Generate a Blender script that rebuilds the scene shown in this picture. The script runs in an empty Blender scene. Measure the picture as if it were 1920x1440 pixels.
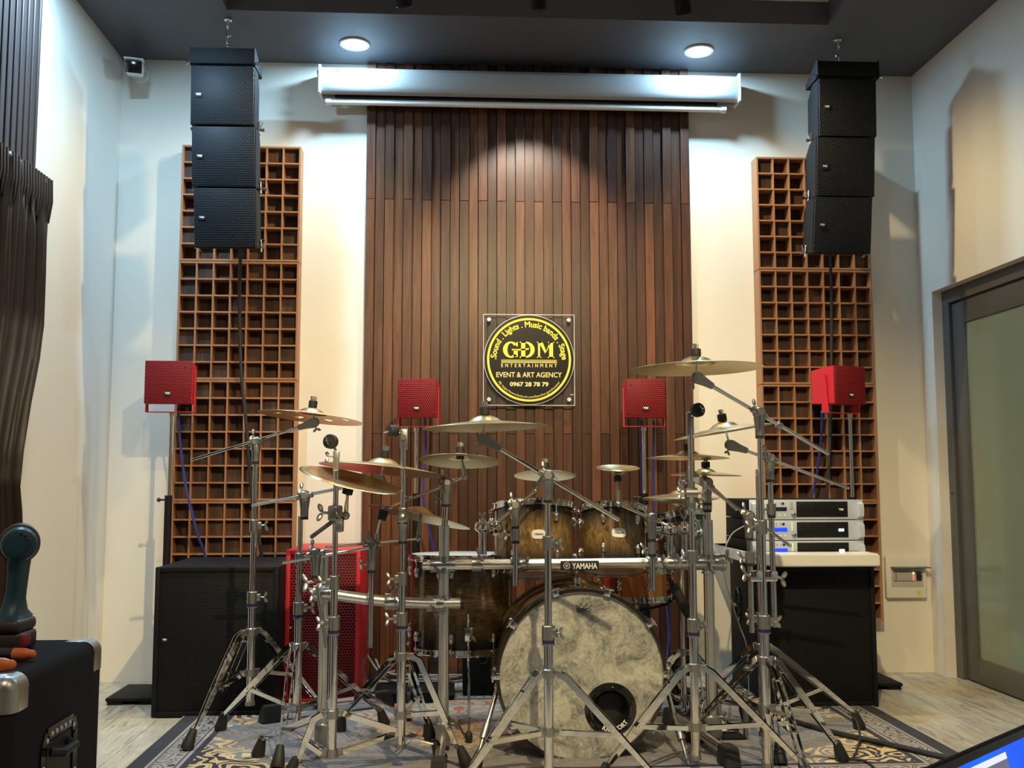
import bpy, bmesh, math, random
from mathutils import Vector, Matrix
random.seed(7)
R = math.radians
scn = bpy.context.scene
COL = scn.collection

# ------------------------------------------------------------------ camera
F = 1900.0; YAW = 0.0569; PITCH = 0.09343; ROLL = -0.00087; EYE = Vector((0, 0, 1.08))
_cy, _sy, _cp, _sp = math.cos(YAW), math.sin(YAW), math.cos(PITCH), math.sin(PITCH)
FW = Vector((_sy*_cp, _cy*_cp, _sp)); RT0 = Vector((_cy, -_sy, 0)); UP0 = RT0.cross(FW)
RT = RT0*math.cos(ROLL) + UP0*math.sin(ROLL); UP = UP0*math.cos(ROLL) - RT0*math.sin(ROLL)
cam = bpy.data.objects.new('camera', bpy.data.cameras.new('camera')); COL.objects.link(cam)
cam.data.sensor_width = 36; cam.data.lens = F/1920*36; cam.data.clip_start = 0.05
cam.matrix_world = Matrix(((RT.x, UP.x, -FW.x, EYE.x), (RT.y, UP.y, -FW.y, EYE.y), (RT.z, UP.z, -FW.z, EYE.z), (0, 0, 0, 1)))
scn.camera = cam

def ray(px, py): return RT*((px-960)/F) - UP*((py-720)/F) + FW
def at(px, py, Y): d = ray(px, py); return EYE + d*(Y/d.y)
def onfloor(px, py, z=0.0): d = ray(px, py); return EYE + d*((z-EYE.z)/d.z)

# ------------------------------------------------------------------ view, world
scn.view_settings.view_transform = 'Standard'; scn.view_settings.look = 'None'
scn.view_settings.gamma = 1; scn.view_settings.use_curve_mapping = False
scn.view_settings.exposure = 0.34
w = bpy.data.worlds.new('world'); scn.world = w; w.use_nodes = True
w.node_tree.nodes['Background'].inputs[0].default_value = (0.5, 0.5, 0.55, 1)
w.node_tree.nodes['Background'].inputs[1].default_value = 0.1

XL, XR, YB, HC = -1.884, 2.691, 5.662, 3.45     # room: left wall, right wall, back wall, ceiling
YF = -2.4
COOL = (0.44, 0.75, 1.0); WARM = (1.0, 0.785, 0.42); NEUT = (1.0, 0.86, 0.70)

def lamp(kind, name, loc, energy, color, target=None, **kw):
    l = bpy.data.lights.new(name, kind); l.energy = energy; l.color = color
    for k, v in kw.items(): setattr(l, k, v)
    o = bpy.data.objects.new(name, l); COL.objects.link(o); o.location = loc
    d = (Vector(target) - Vector(loc)) if target else Vector((0, 0, -1))
    o.rotation_euler = d.to_track_quat('-Z', 'Y').to_euler(); return o
DOWNLIGHTS = [(-0.553, 5.382, 19), (1.347, 5.368, 18), (-1.52, 4.20, 38), (-0.6, 0.4, 16), (1.4, 0.4, 16)]  # last two are added out of view to light the rear of the room
for x, y, e in DOWNLIGHTS:
    lamp('AREA', 'downlight_lamp', (x, y, HC-0.012 if y > 5 or x < -1.2 else HC+0.10), e, COOL if y > 2 else NEUT, shape='DISK', size=0.13)
# track spots in the recess: three at the rear edge in view, the brighter ones further forward
SPOTS = [(-0.26, 4.78, (-1.75, 5.3, 0.9), 80, 105), (0.40, 4.78, (0.42, 5.4, 0.6), 50, 105), (1.10, 4.78, (2.55, 5.3, 0.9), 75, 105),
         (0.43, 1.45, (0.42, 4.6, 0.2), 400, 78), (-0.7, 2.4, (-0.9, 4.6, 0.3), 60, 70), (1.5, 2.4, (1.8, 4.6, 0.3), 60, 70)]
for x, y, t, e, sz in SPOTS:
    lamp('SPOT', 'track_lamp', (x, y, 3.355), e, WARM, t, spot_size=R(sz), spot_blend=0.7, shadow_soft_size=0.025)
lamp('SPOT', 'track_lamp', (0.40, 4.78, 3.355), 70, NEUT, (0.42, 5.62, 2.25), spot_size=R(62), spot_blend=0.45, shadow_soft_size=0.02)

# ------------------------------------------------------------------ materials
def nodes(m): return m.node_tree.nodes, m.node_tree.links
def mat(name, color, rough=0.5, metal=0.0, emis=None, estr=0, coat=0, bump=None, spec=0.5):
    m = bpy.data.materials.new(name); m.use_nodes = True
    b = m.node_tree.nodes['Principled BSDF']
    b.inputs['Base Color'].default_value = (*color, 1); b.inputs['Roughness'].default_value = rough
    b.inputs['Metallic'].default_value = metal; b.inputs['Coat Weight'].default_value = coat
    b.inputs['Specular IOR Level'].default_value = spec
    if emis: b.inputs['Emission Color'].default_value = (*emis, 1); b.inputs['Emission Strength'].default_value = estr
    if bump:   # (scale, strength)
        N, L = nodes(m); tc = N.new('ShaderNodeTexCoord'); n = N.new('ShaderNodeTexNoise'); n.inputs['Scale'].default_value = bump[0]; n.inputs['Detail'].default_value = 3
        bp = N.new('ShaderNodeBump'); bp.inputs['Strength'].default_value = bump[1]; bp.inputs['Distance'].default_value = 0.002
        L.new(tc.outputs['Object'], n.inputs['Vector']); L.new(n.outputs['Fac'], bp.inputs['Height']); L.new(bp.outputs['Normal'], b.inputs['Normal'])
    return m
def mth(N, L, op, a, b=None, c=None):
    n = N.new('ShaderNodeMath'); n.operation = op
    for i, v in enumerate((a, b, c)):
        if v is None: continue
        if isinstance(v, (int, float)): n.inputs[i].default_value = v
        else: L.new(v, n.inputs[i])
    return n.outputs[0]
def vmt(N, L, op, a, b=None):
    n = N.new('ShaderNodeVectorMath'); n.operation = op
    for i, v in enumerate((a, b)):
        if v is None: continue
        if isinstance(v, (tuple, list)): n.inputs[i].default_value = v
        else: L.new(v, n.inputs[i])
    return n
def mixc(N, L, fac, a, b):
    n = N.new('ShaderNodeMix'); n.data_type = 'RGBA'
    for s, v in ((n.inputs[0], fac), (n.inputs[6], a), (n.inputs[7], b)):
        if isinstance(v, (int, float)): s.default_value = v
        elif isinstance(v, tuple): s.default_value = (*v, 1)
        else: L.new(v, s)
    return n.outputs[2]
def ramp(N, L, fac, stops):
    n = N.new('ShaderNodeValToRGB'); L.new(fac, n.inputs[0]); e = n.color_ramp.elements
    while len(e) < len(stops): e.new(0.5)
    for i, (p, c) in enumerate(stops): e[i].position = p; e[i].color = (*c, 1)
    return n.outputs[0]
def noise(N, L, vec, scale, detail=4, rough=0.5, dist=0.0, stretch=None):
    if stretch: vec = vmt(N, L, 'MULTIPLY', vec, stretch).outputs[0]
    n = N.new('ShaderNodeTexNoise'); n.inputs['Scale'].default_value = scale; n.inputs['Detail'].default_value = detail
    n.inputs['Roughness'].default_value = rough; n.inputs['Distortion'].default_value = dist; L.new(vec, n.inputs['Vector']); return n.outputs['Fac']

def grille(name, base, hole, pitch, rough=0.5, rad=0.34, metal=0.0):
    """perforated steel: staggered round holes on the x-z face"""
    m = mat(name, base, rough, metal, spec=0.25); N, L = nodes(m); b = N['Principled BSDF']
    tc = N.new('ShaderNodeTexCoord'); sp = N.new('ShaderNodeSeparateXYZ'); L.new(tc.outputs['Object'], sp.inputs[0])
    cb = N.new('ShaderNodeCombineXYZ')
    L.new(mth(N, L, 'DIVIDE', mth(N, L, 'ADD', sp.outputs[0], 10.0), pitch), cb.inputs[0]); L.new(mth(N, L, 'DIVIDE', mth(N, L, 'ADD', sp.outputs[2], 10.0), pitch), cb.inputs[1])
    r = (1.0, 1.732, 1.0); h = (0.5, 0.866, 0.0)
    a = vmt(N, L, 'LENGTH', vmt(N, L, 'SUBTRACT', vmt(N, L, 'MODULO', cb.outputs[0], r).outputs[0], h).outputs[0]).outputs['Value']
    c = vmt(N, L, 'LENGTH', vmt(N, L, 'SUBTRACT', vmt(N, L, 'MODULO', vmt(N, L, 'ADD', cb.outputs[0], h).outputs[0], r).outputs[0], h).outputs[0]).outputs['Value']
    d = mth(N, L, 'MINIMUM', a, c)
    k = N.new('ShaderNodeMapRange'); k.interpolation_type = 'SMOOTHSTEP'; k.inputs[1].default_value = rad-0.06; k.inputs[2].default_value = rad+0.06; L.new(d, k.inputs[0])
    L.new(mixc(N, L, k.outputs[0], hole, base), b.inputs['Base Color'])
    bp = N.new('ShaderNodeBump'); bp.inputs['Strength'].default_value = 0.6; bp.inputs['Distance'].default_value = pitch*0.2; L.new(k.outputs[0], bp.inputs['Height']); L.new(bp.outputs[0], b.inputs['Normal'])
    return m

def wall_mat(name, col):
    m = mat(name, col, 0.55); N, L = nodes(m); b = N['Principled BSDF']; tc = N.new('ShaderNodeTexCoord')
    f = noise(N, L, tc.outputs['Object'], 1.6, 5); L.new(mixc(N, L, f, tuple(c*0.96 for c in col), tuple(min(1, c*1.03) for c in col)), b.inputs['Base Color'])
    bp = N.new('ShaderNodeBump'); bp.inputs['Strength'].default_value = 0.12; bp.inputs['Distance'].default_value = 0.003
    L.new(noise(N, L, tc.outputs['Object'], 14, 4), bp.inputs['Height']); L.new(bp.outputs[0], b.inputs['Normal']); return m
M_WALL = wall_mat('cream_paint', (0.74, 0.70, 0.63))
M_REAR = wall_mat('greige_paint', (0.34, 0.31, 0.28))
M_CEIL = mat('slate_paint', (0.085, 0.087, 0.102), 0.6, bump=(18, 0.1))
M_CEIL2 = mat('pale_ceiling', (0.60, 0.54, 0.53), 0.7)

def plank_wood(name, dark, mid, light, pitch, joint, rough=0.36):
    m = mat(name, mid, rough); N, L = nodes(m); b = N['Principled BSDF']; tc = N.new('ShaderNodeTexCoord')
    sp = N.new('ShaderNodeSeparateXYZ'); L.new(tc.outputs['Object'], sp.inputs[0])
    ix = mth(N, L, 'FLOOR', mth(N, L, 'DIVIDE', mth(N, L, 'ADD', sp.outputs[0], 0.505+20*pitch if joint == 0 else 20*pitch), pitch))
    if joint == 0: iz = mth(N, L, 'GREATER_THAN', sp.outputs[2], mth(N, L, 'MULTIPLY_ADD', mth(N, L, 'MODULO', ix, 2.0), -1.32, 2.65))
    else: iz = mth(N, L, 'FLOOR', mth(N, L, 'DIVIDE', sp.outputs[2], joint))
    cb = N.new('ShaderNodeCombineXYZ'); L.new(ix, cb.inputs[0]); L.new(iz, cb.inputs[1])
    wn = N.new('ShaderNodeTexWhiteNoise'); wn.noise_dimensions = '3D'; L.new(cb.outputs[0], wn.inputs['Vector'])
    off = vmt(N, L, 'ADD', tc.outputs['Object'], vmt(N, L, 'MULTIPLY', wn.outputs['Color'], (5, 5, 5)).outputs[0]).outputs[0]
    g1 = noise(N, L, off, 3.0, 6, 0.6, 1.2, (9, 9, 0.7)); g2 = noise(N, L, off, 11, 5, 0.7, 0.3, (22, 22, 0.5))
    f = mth(N, L, 'ADD', mth(N, L, 'MULTIPLY', g1, 0.55), mth(N, L, 'ADD', mth(N, L, 'MULTIPLY', g2, 0.3), mth(N, L, 'MULTIPLY', wn.outputs['Value'], 0.25)))
    L.new(ramp(N, L, f, [(0.33, dark), (0.52, mid), (0.75, light)]), b.inputs['Base Color'])
    bp = N.new('ShaderNodeBump'); bp.inputs['Strength'].default_value = 0.15; bp.inputs['Distance'].default_value = 0.002; L.new(g2, bp.inputs['Height']); L.new(bp.outputs[0], b.inputs['Normal'])
    return m
M_SLAT = plank_wood('walnut_slats', (0.019, 0.0075, 0.0045), (0.058, 0.0205, 0.010), (0.145, 0.055, 0.024), 0.0529, 0)
M_GRIDW = mat('lattice_edge_wood', (0.33, 0.155, 0.072), 0.5, bump=(40, 0.2))
M_BLOCK = plank_wood('diffuser_block_wood', (0.016, 0.008, 0.006), (0.040, 0.018, 0.011), (0.11, 0.046, 0.024), 0.0931, 0.0931, 0.6)

def floor_mat():
    m = mat('laminate', (0.4, 0.4, 0.38), 0.32); N, L = nodes(m); b = N['Principled BSDF']; tc = N.new('ShaderNodeTexCoord')
    br = N.new('ShaderNodeTexBrick'); br.offset = 0.4; br.inputs['Scale'].default_value = 1.0
    br.inputs['Mortar Size'].default_value = 0.0015; br.inputs['Brick Width'].default_value = 1.2; br.inputs['Row Height'].default_value = 0.19
    br.inputs['Color1'].default_value = (0.40, 0.385, 0.35, 1); br.inputs['Color2'].default_value = (0.48, 0.46, 0.41, 1); br.inputs['Mortar'].default_value = (0.14, 0.12, 0.10, 1)
    rt = N.new('ShaderNodeVectorRotate'); rt.rotation_type = 'Z_AXIS'; rt.inputs['Angle'].default_value = R(90); L.new(tc.outputs['Object'], rt.inputs['Vector']); Q = rt.outputs[0]
    L.new(Q, br.inputs['Vector'])
    g = noise(N, L, Q, 3.0, 8, 0.68, 1.8, (1.0, 6.0, 1)); g2 = noise(N, L, Q, 1.0, 4, 0.5, 0.5, (2, 5, 1))
    s = ramp(N, L, g, [(0.32, (0.30, 0.26, 0.22)), (0.46, (0.85, 0.84, 0.80)), (0.7, (1.2, 1.2, 1.18))])
    mx = N.new('ShaderNodeMix'); mx.data_type = 'RGBA'; mx.blend_type = 'MULTIPLY'; mx.inputs[0].default_value = 0.85
    L.new(br.outputs['Color'], mx.inputs[6]); L.new(s, mx.inputs[7]); L.new(mx.outputs[2], b.inputs['Base Color'])
    L.new(mth(N, L, 'MULTIPLY_ADD', g2, 0.25, 0.2), b.inputs['Roughness']); return m
M_FLOOR = floor_mat()

RUG = (-1.225, 1.99, 3.65, 5.30)   # x0 x1 y0 y1
def rug_mat():
    m = mat('rug_weave', (0.2, 0.2, 0.2), 0.95, spec=0.1); N, L = nodes(m); b = N['Principled BSDF']; tc = N.new('ShaderNodeTexCoord')
    P = tc.outputs['Object']; sp = N.new('ShaderNodeSeparateXYZ'); L.new(P, sp.inputs[0]); hx, hy = (RUG[1]-RUG[0])/2, (RUG[3]-RUG[2])/2
    ax = mth(N, L, 'SUBTRACT', hx, mth(N, L, 'ABSOLUTE', sp.outputs[0])); ay = mth(N, L, 'SUBTRACT', hy, mth(N, L, 'ABSOLUTE', sp.outputs[1]))
    d = mth(N, L, 'MINIMUM', ax, ay)
    def band(x, lo, hi): return mth(N, L, 'MULTIPLY', mth(N, L, 'GREATER_THAN', x, lo), mth(N, L, 'LESS_THAN', x, hi))
    grey = mixc(N, L, noise(N, L, P, 160, 2), (0.13, 0.135, 0.16), (0.29, 0.285, 0.30))
    grey = mixc(N, L, mth(N, L, 'MULTIPLY', noise(N, L, P, 3.0, 4), 0.5), grey, (0.23, 0.21, 0.20))
    dark = mixc(N, L, noise(N, L, P, 160, 2), (0.030, 0.032, 0.045), (0.075, 0.075, 0.09))
    gold = mixc(N, L, noise(N, L, P, 90, 2), (0.50, 0.36, 0.19), (0.72, 0.58, 0.36))
    # scroll ornament: contour lines of a domain-warped field
    wv = N.new('ShaderNodeTexVoronoi'); wv.feature = 'F1'; wv.inputs['Scale'].default_value = 6.5; wv.inputs['Randomness'].default_value = 0.85
    nz = N.new('ShaderNodeTexNoise'); nz.inputs['Scale'].default_value = 5; nz.inputs['Detail'].default_value = 2; L.new(P, nz.inputs['Vector'])
    wp = vmt(N, L, 'ADD', P, vmt(N, L, 'MULTIPLY', nz.outputs['Color'], (0.22, 0.22, 0)).outputs[0]).outputs[0]; L.new(wp, wv.inputs['Vector'])
    rings = mth(N, L, 'FRACT', mth(N, L, 'MULTIPLY', wv.outputs['Distance'], 4.6)); scroll = band(rings, 0.34, 0.62)
    gate = mth(N, L, 'GREATER_THAN', noise(N, L, P, 3.2, 2), 0.47)
    # field ornament near border and corners
    corner = mth(N, L, 'ADD', mth(N, L, 'POWER', mth(N, L, 'ABSOLUTE', mth(N, L, 'DIVIDE', sp.outputs[0], hx)), 3.0), mth(N, L, 'POWER', mth(N, L, 'ABSOLUTE', mth(N, L, 'DIVIDE', sp.outputs[1], hy)), 3.0))
    f_c = mth(N, L, 'MULTIPLY', mth(N, L, 'GREATER_THAN', mth(N, L, 'ADD', corner, mth(N, L, 'MULTIPLY', noise(N, L, P, 4, 2), 0.5)), 0.98), scroll)
    field = mixc(N, L, mth(N, L, 'MULTIPLY', f_c, gate), grey, gold)
    # centre medallion
    rr = mth(N, L, 'SQRT', mth(N, L, 'ADD', mth(N, L, 'POWER', mth(N, L, 'DIVIDE', mth(N, L, 'ADD', sp.outputs[0], 0.15), 0.78), 2), mth(N, L, 'POWER', mth(N, L, 'DIVIDE', mth(N, L, 'SUBTRACT', sp.outputs[1], 0.25), 0.62), 2)))
    rr = mth(N, L, 'ADD', rr, mth(N, L, 'MULTIPLY', mth(N, L, 'SUBTRACT', noise(N, L, P, 5, 3), 0.5), 0.7))
    med = mth(N, L, 'LESS_THAN', rr, 0.85)
    rust = mixc(N, L, noise(N, L, P, 90, 2), (0.42, 0.12, 0.06), (0.58, 0.22, 0.12))
    r2 = mth(N, L, 'FRACT', mth(N, L, 'MULTIPLY', rr, 5.0))
    medc = mixc(N, L, scroll, mixc(N, L, band(r2, 0.0, 0.45), (0.42, 0.35, 0.28), (0.27, 0.26, 0.27)), mixc(N, L, band(r2, 0.3, 0.8), gold, rust))
    field = mixc(N, L, med, field, medc)
    # border bands, corner spandrels
    c = mixc(N, L, mth(N, L, 'MULTIPLY', scroll, 0.22), field, (0.10, 0.08, 0.07))
    cd = mth(N, L, 'ADD', mth(N, L, 'ADD', ax, mth(N, L, 'MULTIPLY', ay, 1.0)), mth(N, L, 'MULTIPLY', noise(N, L, P, 6, 2), 0.30))
    scrollw = band(rings, 0.27, 0.72)
    spand = mth(N, L, 'LESS_THAN', cd, 1.12)
    c = mixc(N, L, spand, c, mixc(N, L, scrollw, mixc(N, L, mth(N, L, 'LESS_THAN', cd, 0.98), grey, dark), mixc(N, L, band(rings, 0.46, 0.50), gold, (0.16, 0.10, 0.06))))
    c = mixc(N, L, band(d, 0.205, 0.232), c, dark)
    pale = mixc(N, L, noise(N, L, P, 160, 2), (0.24, 0.22, 0.23), (0.40, 0.375, 0.37))
    wb = N.new('ShaderNodeTexVoronoi'); wb.inputs['Scale'].default_value = 13; wb.inputs['Randomness'].default_value = 0.35; L.new(wp, wb.inputs['Vector'])
    pr = band(mth(N, L, 'FRACT', mth(N, L, 'MULTIPLY', wb.outputs['Distance'], 3.6)), 0.25, 0.5)
    palec = mixc(N, L, mth(N, L, 'MULTIPLY', pr, band(d, 0.095, 0.180)), pale, (0.06, 0.045, 0.05))
    c = mixc(N, L, band(d, 0.075, 0.205), c, palec)
    c = mixc(N, L, band(d, 0.088, 0.093), c, (0.05, 0.04, 0.045)); c = mixc(N, L, band(d, 0.184, 0.190), c, (0.05, 0.04, 0.045))
    c = mixc(N, L, mth(N, L, 'LESS_THAN', d, 0.075), c, dark); c = mixc(N, L, mth(N, L, 'LESS_THAN', d, 0.008), c, (0.42, 0.36, 0.27))
    L.new(c, b.inputs['Base Color'])
    bp = N.new('ShaderNodeBump'); bp.inputs['Strength'].default_value = 0.5; bp.inputs['Distance'].default_value = 0.003; L.new(noise(N, L, P, 260, 2), bp.inputs['Height']); L.new(bp.outputs[0], b.inputs['Normal'])
    return m
M_RUG = rug_mat()

M_CHROME = mat('chrome', (0.76, 0.745, 0.73), 0.05, 1.0)
M_CAST = mat('satin_cast_metal', (0.40, 0.39, 0.38), 0.36, 1.0)
M_ALU = mat('brushed_aluminium', (0.74, 0.73, 0.71), 0.32, 1.0)
M_BLACK = mat('black_textured_paint', (0.0050, 0.0055, 0.0072), 0.62, bump=(350, 0.5), spec=0.22)
M_RUBBER = mat('black_rubber', (0.014, 0.014, 0.015), 0.6)
M_PLAST = mat('black_plastic', (0.02, 0.02, 0.022), 0.35)
M_BLUERING = mat('violet_plastic', (0.10, 0.09, 0.35), 0.4)
M_RED = mat('red_paint', (0.56, 0.015, 0.028), 0.45, bump=(300, 0.3))
M_REDG = grille('red_steel_grille', (0.46, 0.015, 0.028), (0.04, 0.002, 0.003), 0.0115, 0.5, 0.42)
M_REDG2 = grille('red_steel_grille_coarse', (0.26, 0.012, 0.018), (0.012, 0.002, 0.003), 0.0155, 0.5, 0.37)
M_BLKG = grille('black_steel_grille', (0.0055, 0.006, 0.0075), (0.001, 0.001, 0.001), 0.012, 0.6, 0.36)
M_BLKG2 = grille('array_steel_grille', (0.016, 0.021, 0.030), (0.002, 0.002, 0.003), 0.0135, 0.5, 0.36)
M_WHITE = mat('white_enamel', (0.80, 0.80, 0.78), 0.35)
M_OFFW = mat('off_white_plastic', (0.72, 0.70, 0.64), 0.45)
M_WORKTOP = mat('white_laminate', (0.74, 0.71, 0.66), 0.35)
M_BADGE = mat('badge_silver', (0.62, 0.62, 0.62), 0.35, 0.3)
M_SILVER = mat('amplifier_silver', (0.52, 0.57, 0.66), 0.4, 0.2)
M_DARKTXT = mat('dark_print', (0.02, 0.02, 0.02), 0.5)
M_BLUECAB = mat('blue_cable', (0.03, 0.045, 0.28), 0.45)
M_GREYCAB = mat('pale_cable', (0.34, 0.33, 0.31), 0.45)
M_YEL = mat('yellow_print', (0.85, 0.72, 0.06), 0.45)
M_CREAMTXT = mat('pale_gold_print', (0.80, 0.68, 0.25), 0.45)
M_LED = mat('led_disc', (1, 1, 1), 0.5, emis=(0.75, 0.92, 1.0), estr=9)
M_SPOTLED = mat('spot_led', (1, 1, 1), 0.5, emis=(1.0, 0.85, 0.6), estr=3)
M_GLOSSBLK = mat('gloss_black', (0.008, 0.008, 0.008), 0.12, coat=0.5)
M_DARKGREY = mat('charcoal_frame_paint', (0.085, 0.083, 0.080), 0.42)
M_GREYCAST = mat('dark_grey_tilter', (0.42, 0.41, 0.39), 0.38, 0.8)

def brass_mat(name, c1, c2, rough=0.24):
    m = mat(name, c1, rough, 1.0); N, L = nodes(m); b = N['Principled BSDF']; tc = N.new('ShaderNodeTexCoord')
    ln = vmt(N, L, 'LENGTH', vmt(N, L, 'MULTIPLY', tc.outputs['Object'], (1, 1, 0)).outputs[0]).outputs['Value']
    cb = N.new('ShaderNodeCombineXYZ'); L.new(ln, cb.inputs[0]); f = noise(N, L, cb.outputs[0], 240, 3)
    L.new(mixc(N, L, noise(N, L, tc.outputs['Object'], 9, 3), c1, c2), b.inputs['Base Color'])
    bp = N.new('ShaderNodeBump'); bp.inputs['Strength'].default_value = 0.25; bp.inputs['Distance'].default_value = 0.001; L.new(f, bp.inputs['Height']); L.new(bp.outputs[0], b.inputs['Normal'])
    L.new(mth(N, L, 'MULTIPLY_ADD', f, 0.16, rough-0.06), b.inputs['Roughness']); return m
M_BRASS = brass_mat('cymbal_bronze', (0.66, 0.53, 0.31), (0.54, 0.42, 0.23), 0.33)
M_BRASS2 = brass_mat('cymbal_brilliant', (0.90, 0.74, 0.44), (0.80, 0.62, 0.34), 0.24)

def shell_mat(name, horizontal=False):
    """black-to-natural burst lacquer over ash: dark at both edges, grain following the shell"""
    m = mat(name, (0.2, 0.12, 0.05), 0.16, coat=0.6); N, L = nodes(m); b = N['Principled BSDF']; tc = N.new('ShaderNodeTexCoord')
    sp = N.new('ShaderNodeSeparateXYZ'); L.new(tc.outputs['Generated'], sp.inputs[0])
    t = mth(N, L, 'ABSOLUTE', mth(N, L, 'MULTIPLY', mth(N, L, 'SUBTRACT', sp.outputs[2], 0.5), 2.0))
    g = noise(N, L, tc.outputs['Object'], 5, 6, 0.6, 2.5, (2.2, 2.2, 9) if horizontal else (7, 7, 2.2))
    wd = ramp(N, L, g, [(0.32, (0.060, 0.036, 0.014)), (0.5, (0.17, 0.105, 0.038)), (0.7, (0.33, 0.22, 0.085))])
    k = N.new('ShaderNodeMapRange'); k.inputs[1].default_value = 0.18; k.inputs[2].default_value = 0.82; L.new(mth(N, L, 'ADD', t, mth(N, L, 'MULTIPLY', mth(N, L, 'SUBTRACT', g, 0.5), 0.5)), k.inputs[0])
    L.new(mixc(N, L, k.outputs[0], wd, (0.010, 0.009, 0.008)), b.inputs['Base Color']); return m
M_SHELL = shell_mat('burst_lacquer'); M_SHELLH = shell_mat('burst_lacquer_crossgrain', True)
M_KSHELL = mat('walnut_lacquer', (0.17, 0.105, 0.048), 0.25, coat=0.4)
M_COPPER = mat('copper_shell', (0.85, 0.33, 0.12), 0.22, 1.0)
M_HEADB = mat('clear_drumhead', (0.42, 0.27, 0.13), 0.25)
M_HEADW = mat('coated_drumhead', (0.62, 0.60, 0.55), 0.5)
def kick_head_mat():
    m = mat('parchment_drumhead', (0.6, 0.57, 0.48), 0.45); N, L = nodes(m); b = N['Principled BSDF']; tc = N.new('ShaderNodeTexCoord'); P = tc.outputs['Object']
    a = noise(N, L, P, 9, 6, 0.7, 0.8); c = noise(N, L, P, 34, 6, 0.75, 2.5)
    f = mth(N, L, 'ADD', mth(N, L, 'MULTIPLY', a, 0.6), mth(N, L, 'MULTIPLY', c, 0.4))
    L.new(ramp(N, L, f, [(0.40, (0.15, 0.16, 0.15)), (0.49, (0.35, 0.35, 0.31)), (0.58, (0.53, 0.52, 0.46))]), b.inputs['Base Color']); return m
M_KHEAD = kick_head_mat()
def carpet_black():
    m = mat('black_carpet_covering', (0.02, 0.018, 0.018), 0.95, bump=(260, 1.0), spec=0.15); return m
M_CARPET = carpet_black()
def curtain_mat():
    return mat('brown_satin', (0.020, 0.0095, 0.006), 0.42, spec=0.35)
M_CURT = curtain_mat()
M_FLUTE = mat('brown_fluted_board', (0.055, 0.036, 0.034), 0.5)
def glass_mat():
    m = mat('frosted_green_glass', (0.19, 0.24, 0.18), 0.28); b = m.node_tree.nodes['Principled BSDF']; b.inputs['Coat Weight'].default_value = 0.6; b.inputs['Coat Roughness'].default_value = 0.1; return m
M_FROST = glass_mat()
def acrylic():
    m = mat('clear_acrylic', (0.95, 0.97, 0.96), 0.02); b = m.node_tree.nodes['Principled BSDF']; b.inputs['Alpha'].default_value = 0.12; b.inputs['Base Color'].default_value = (0.12, 0.12, 0.12, 1); return m
M_ACR = acrylic()

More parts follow.
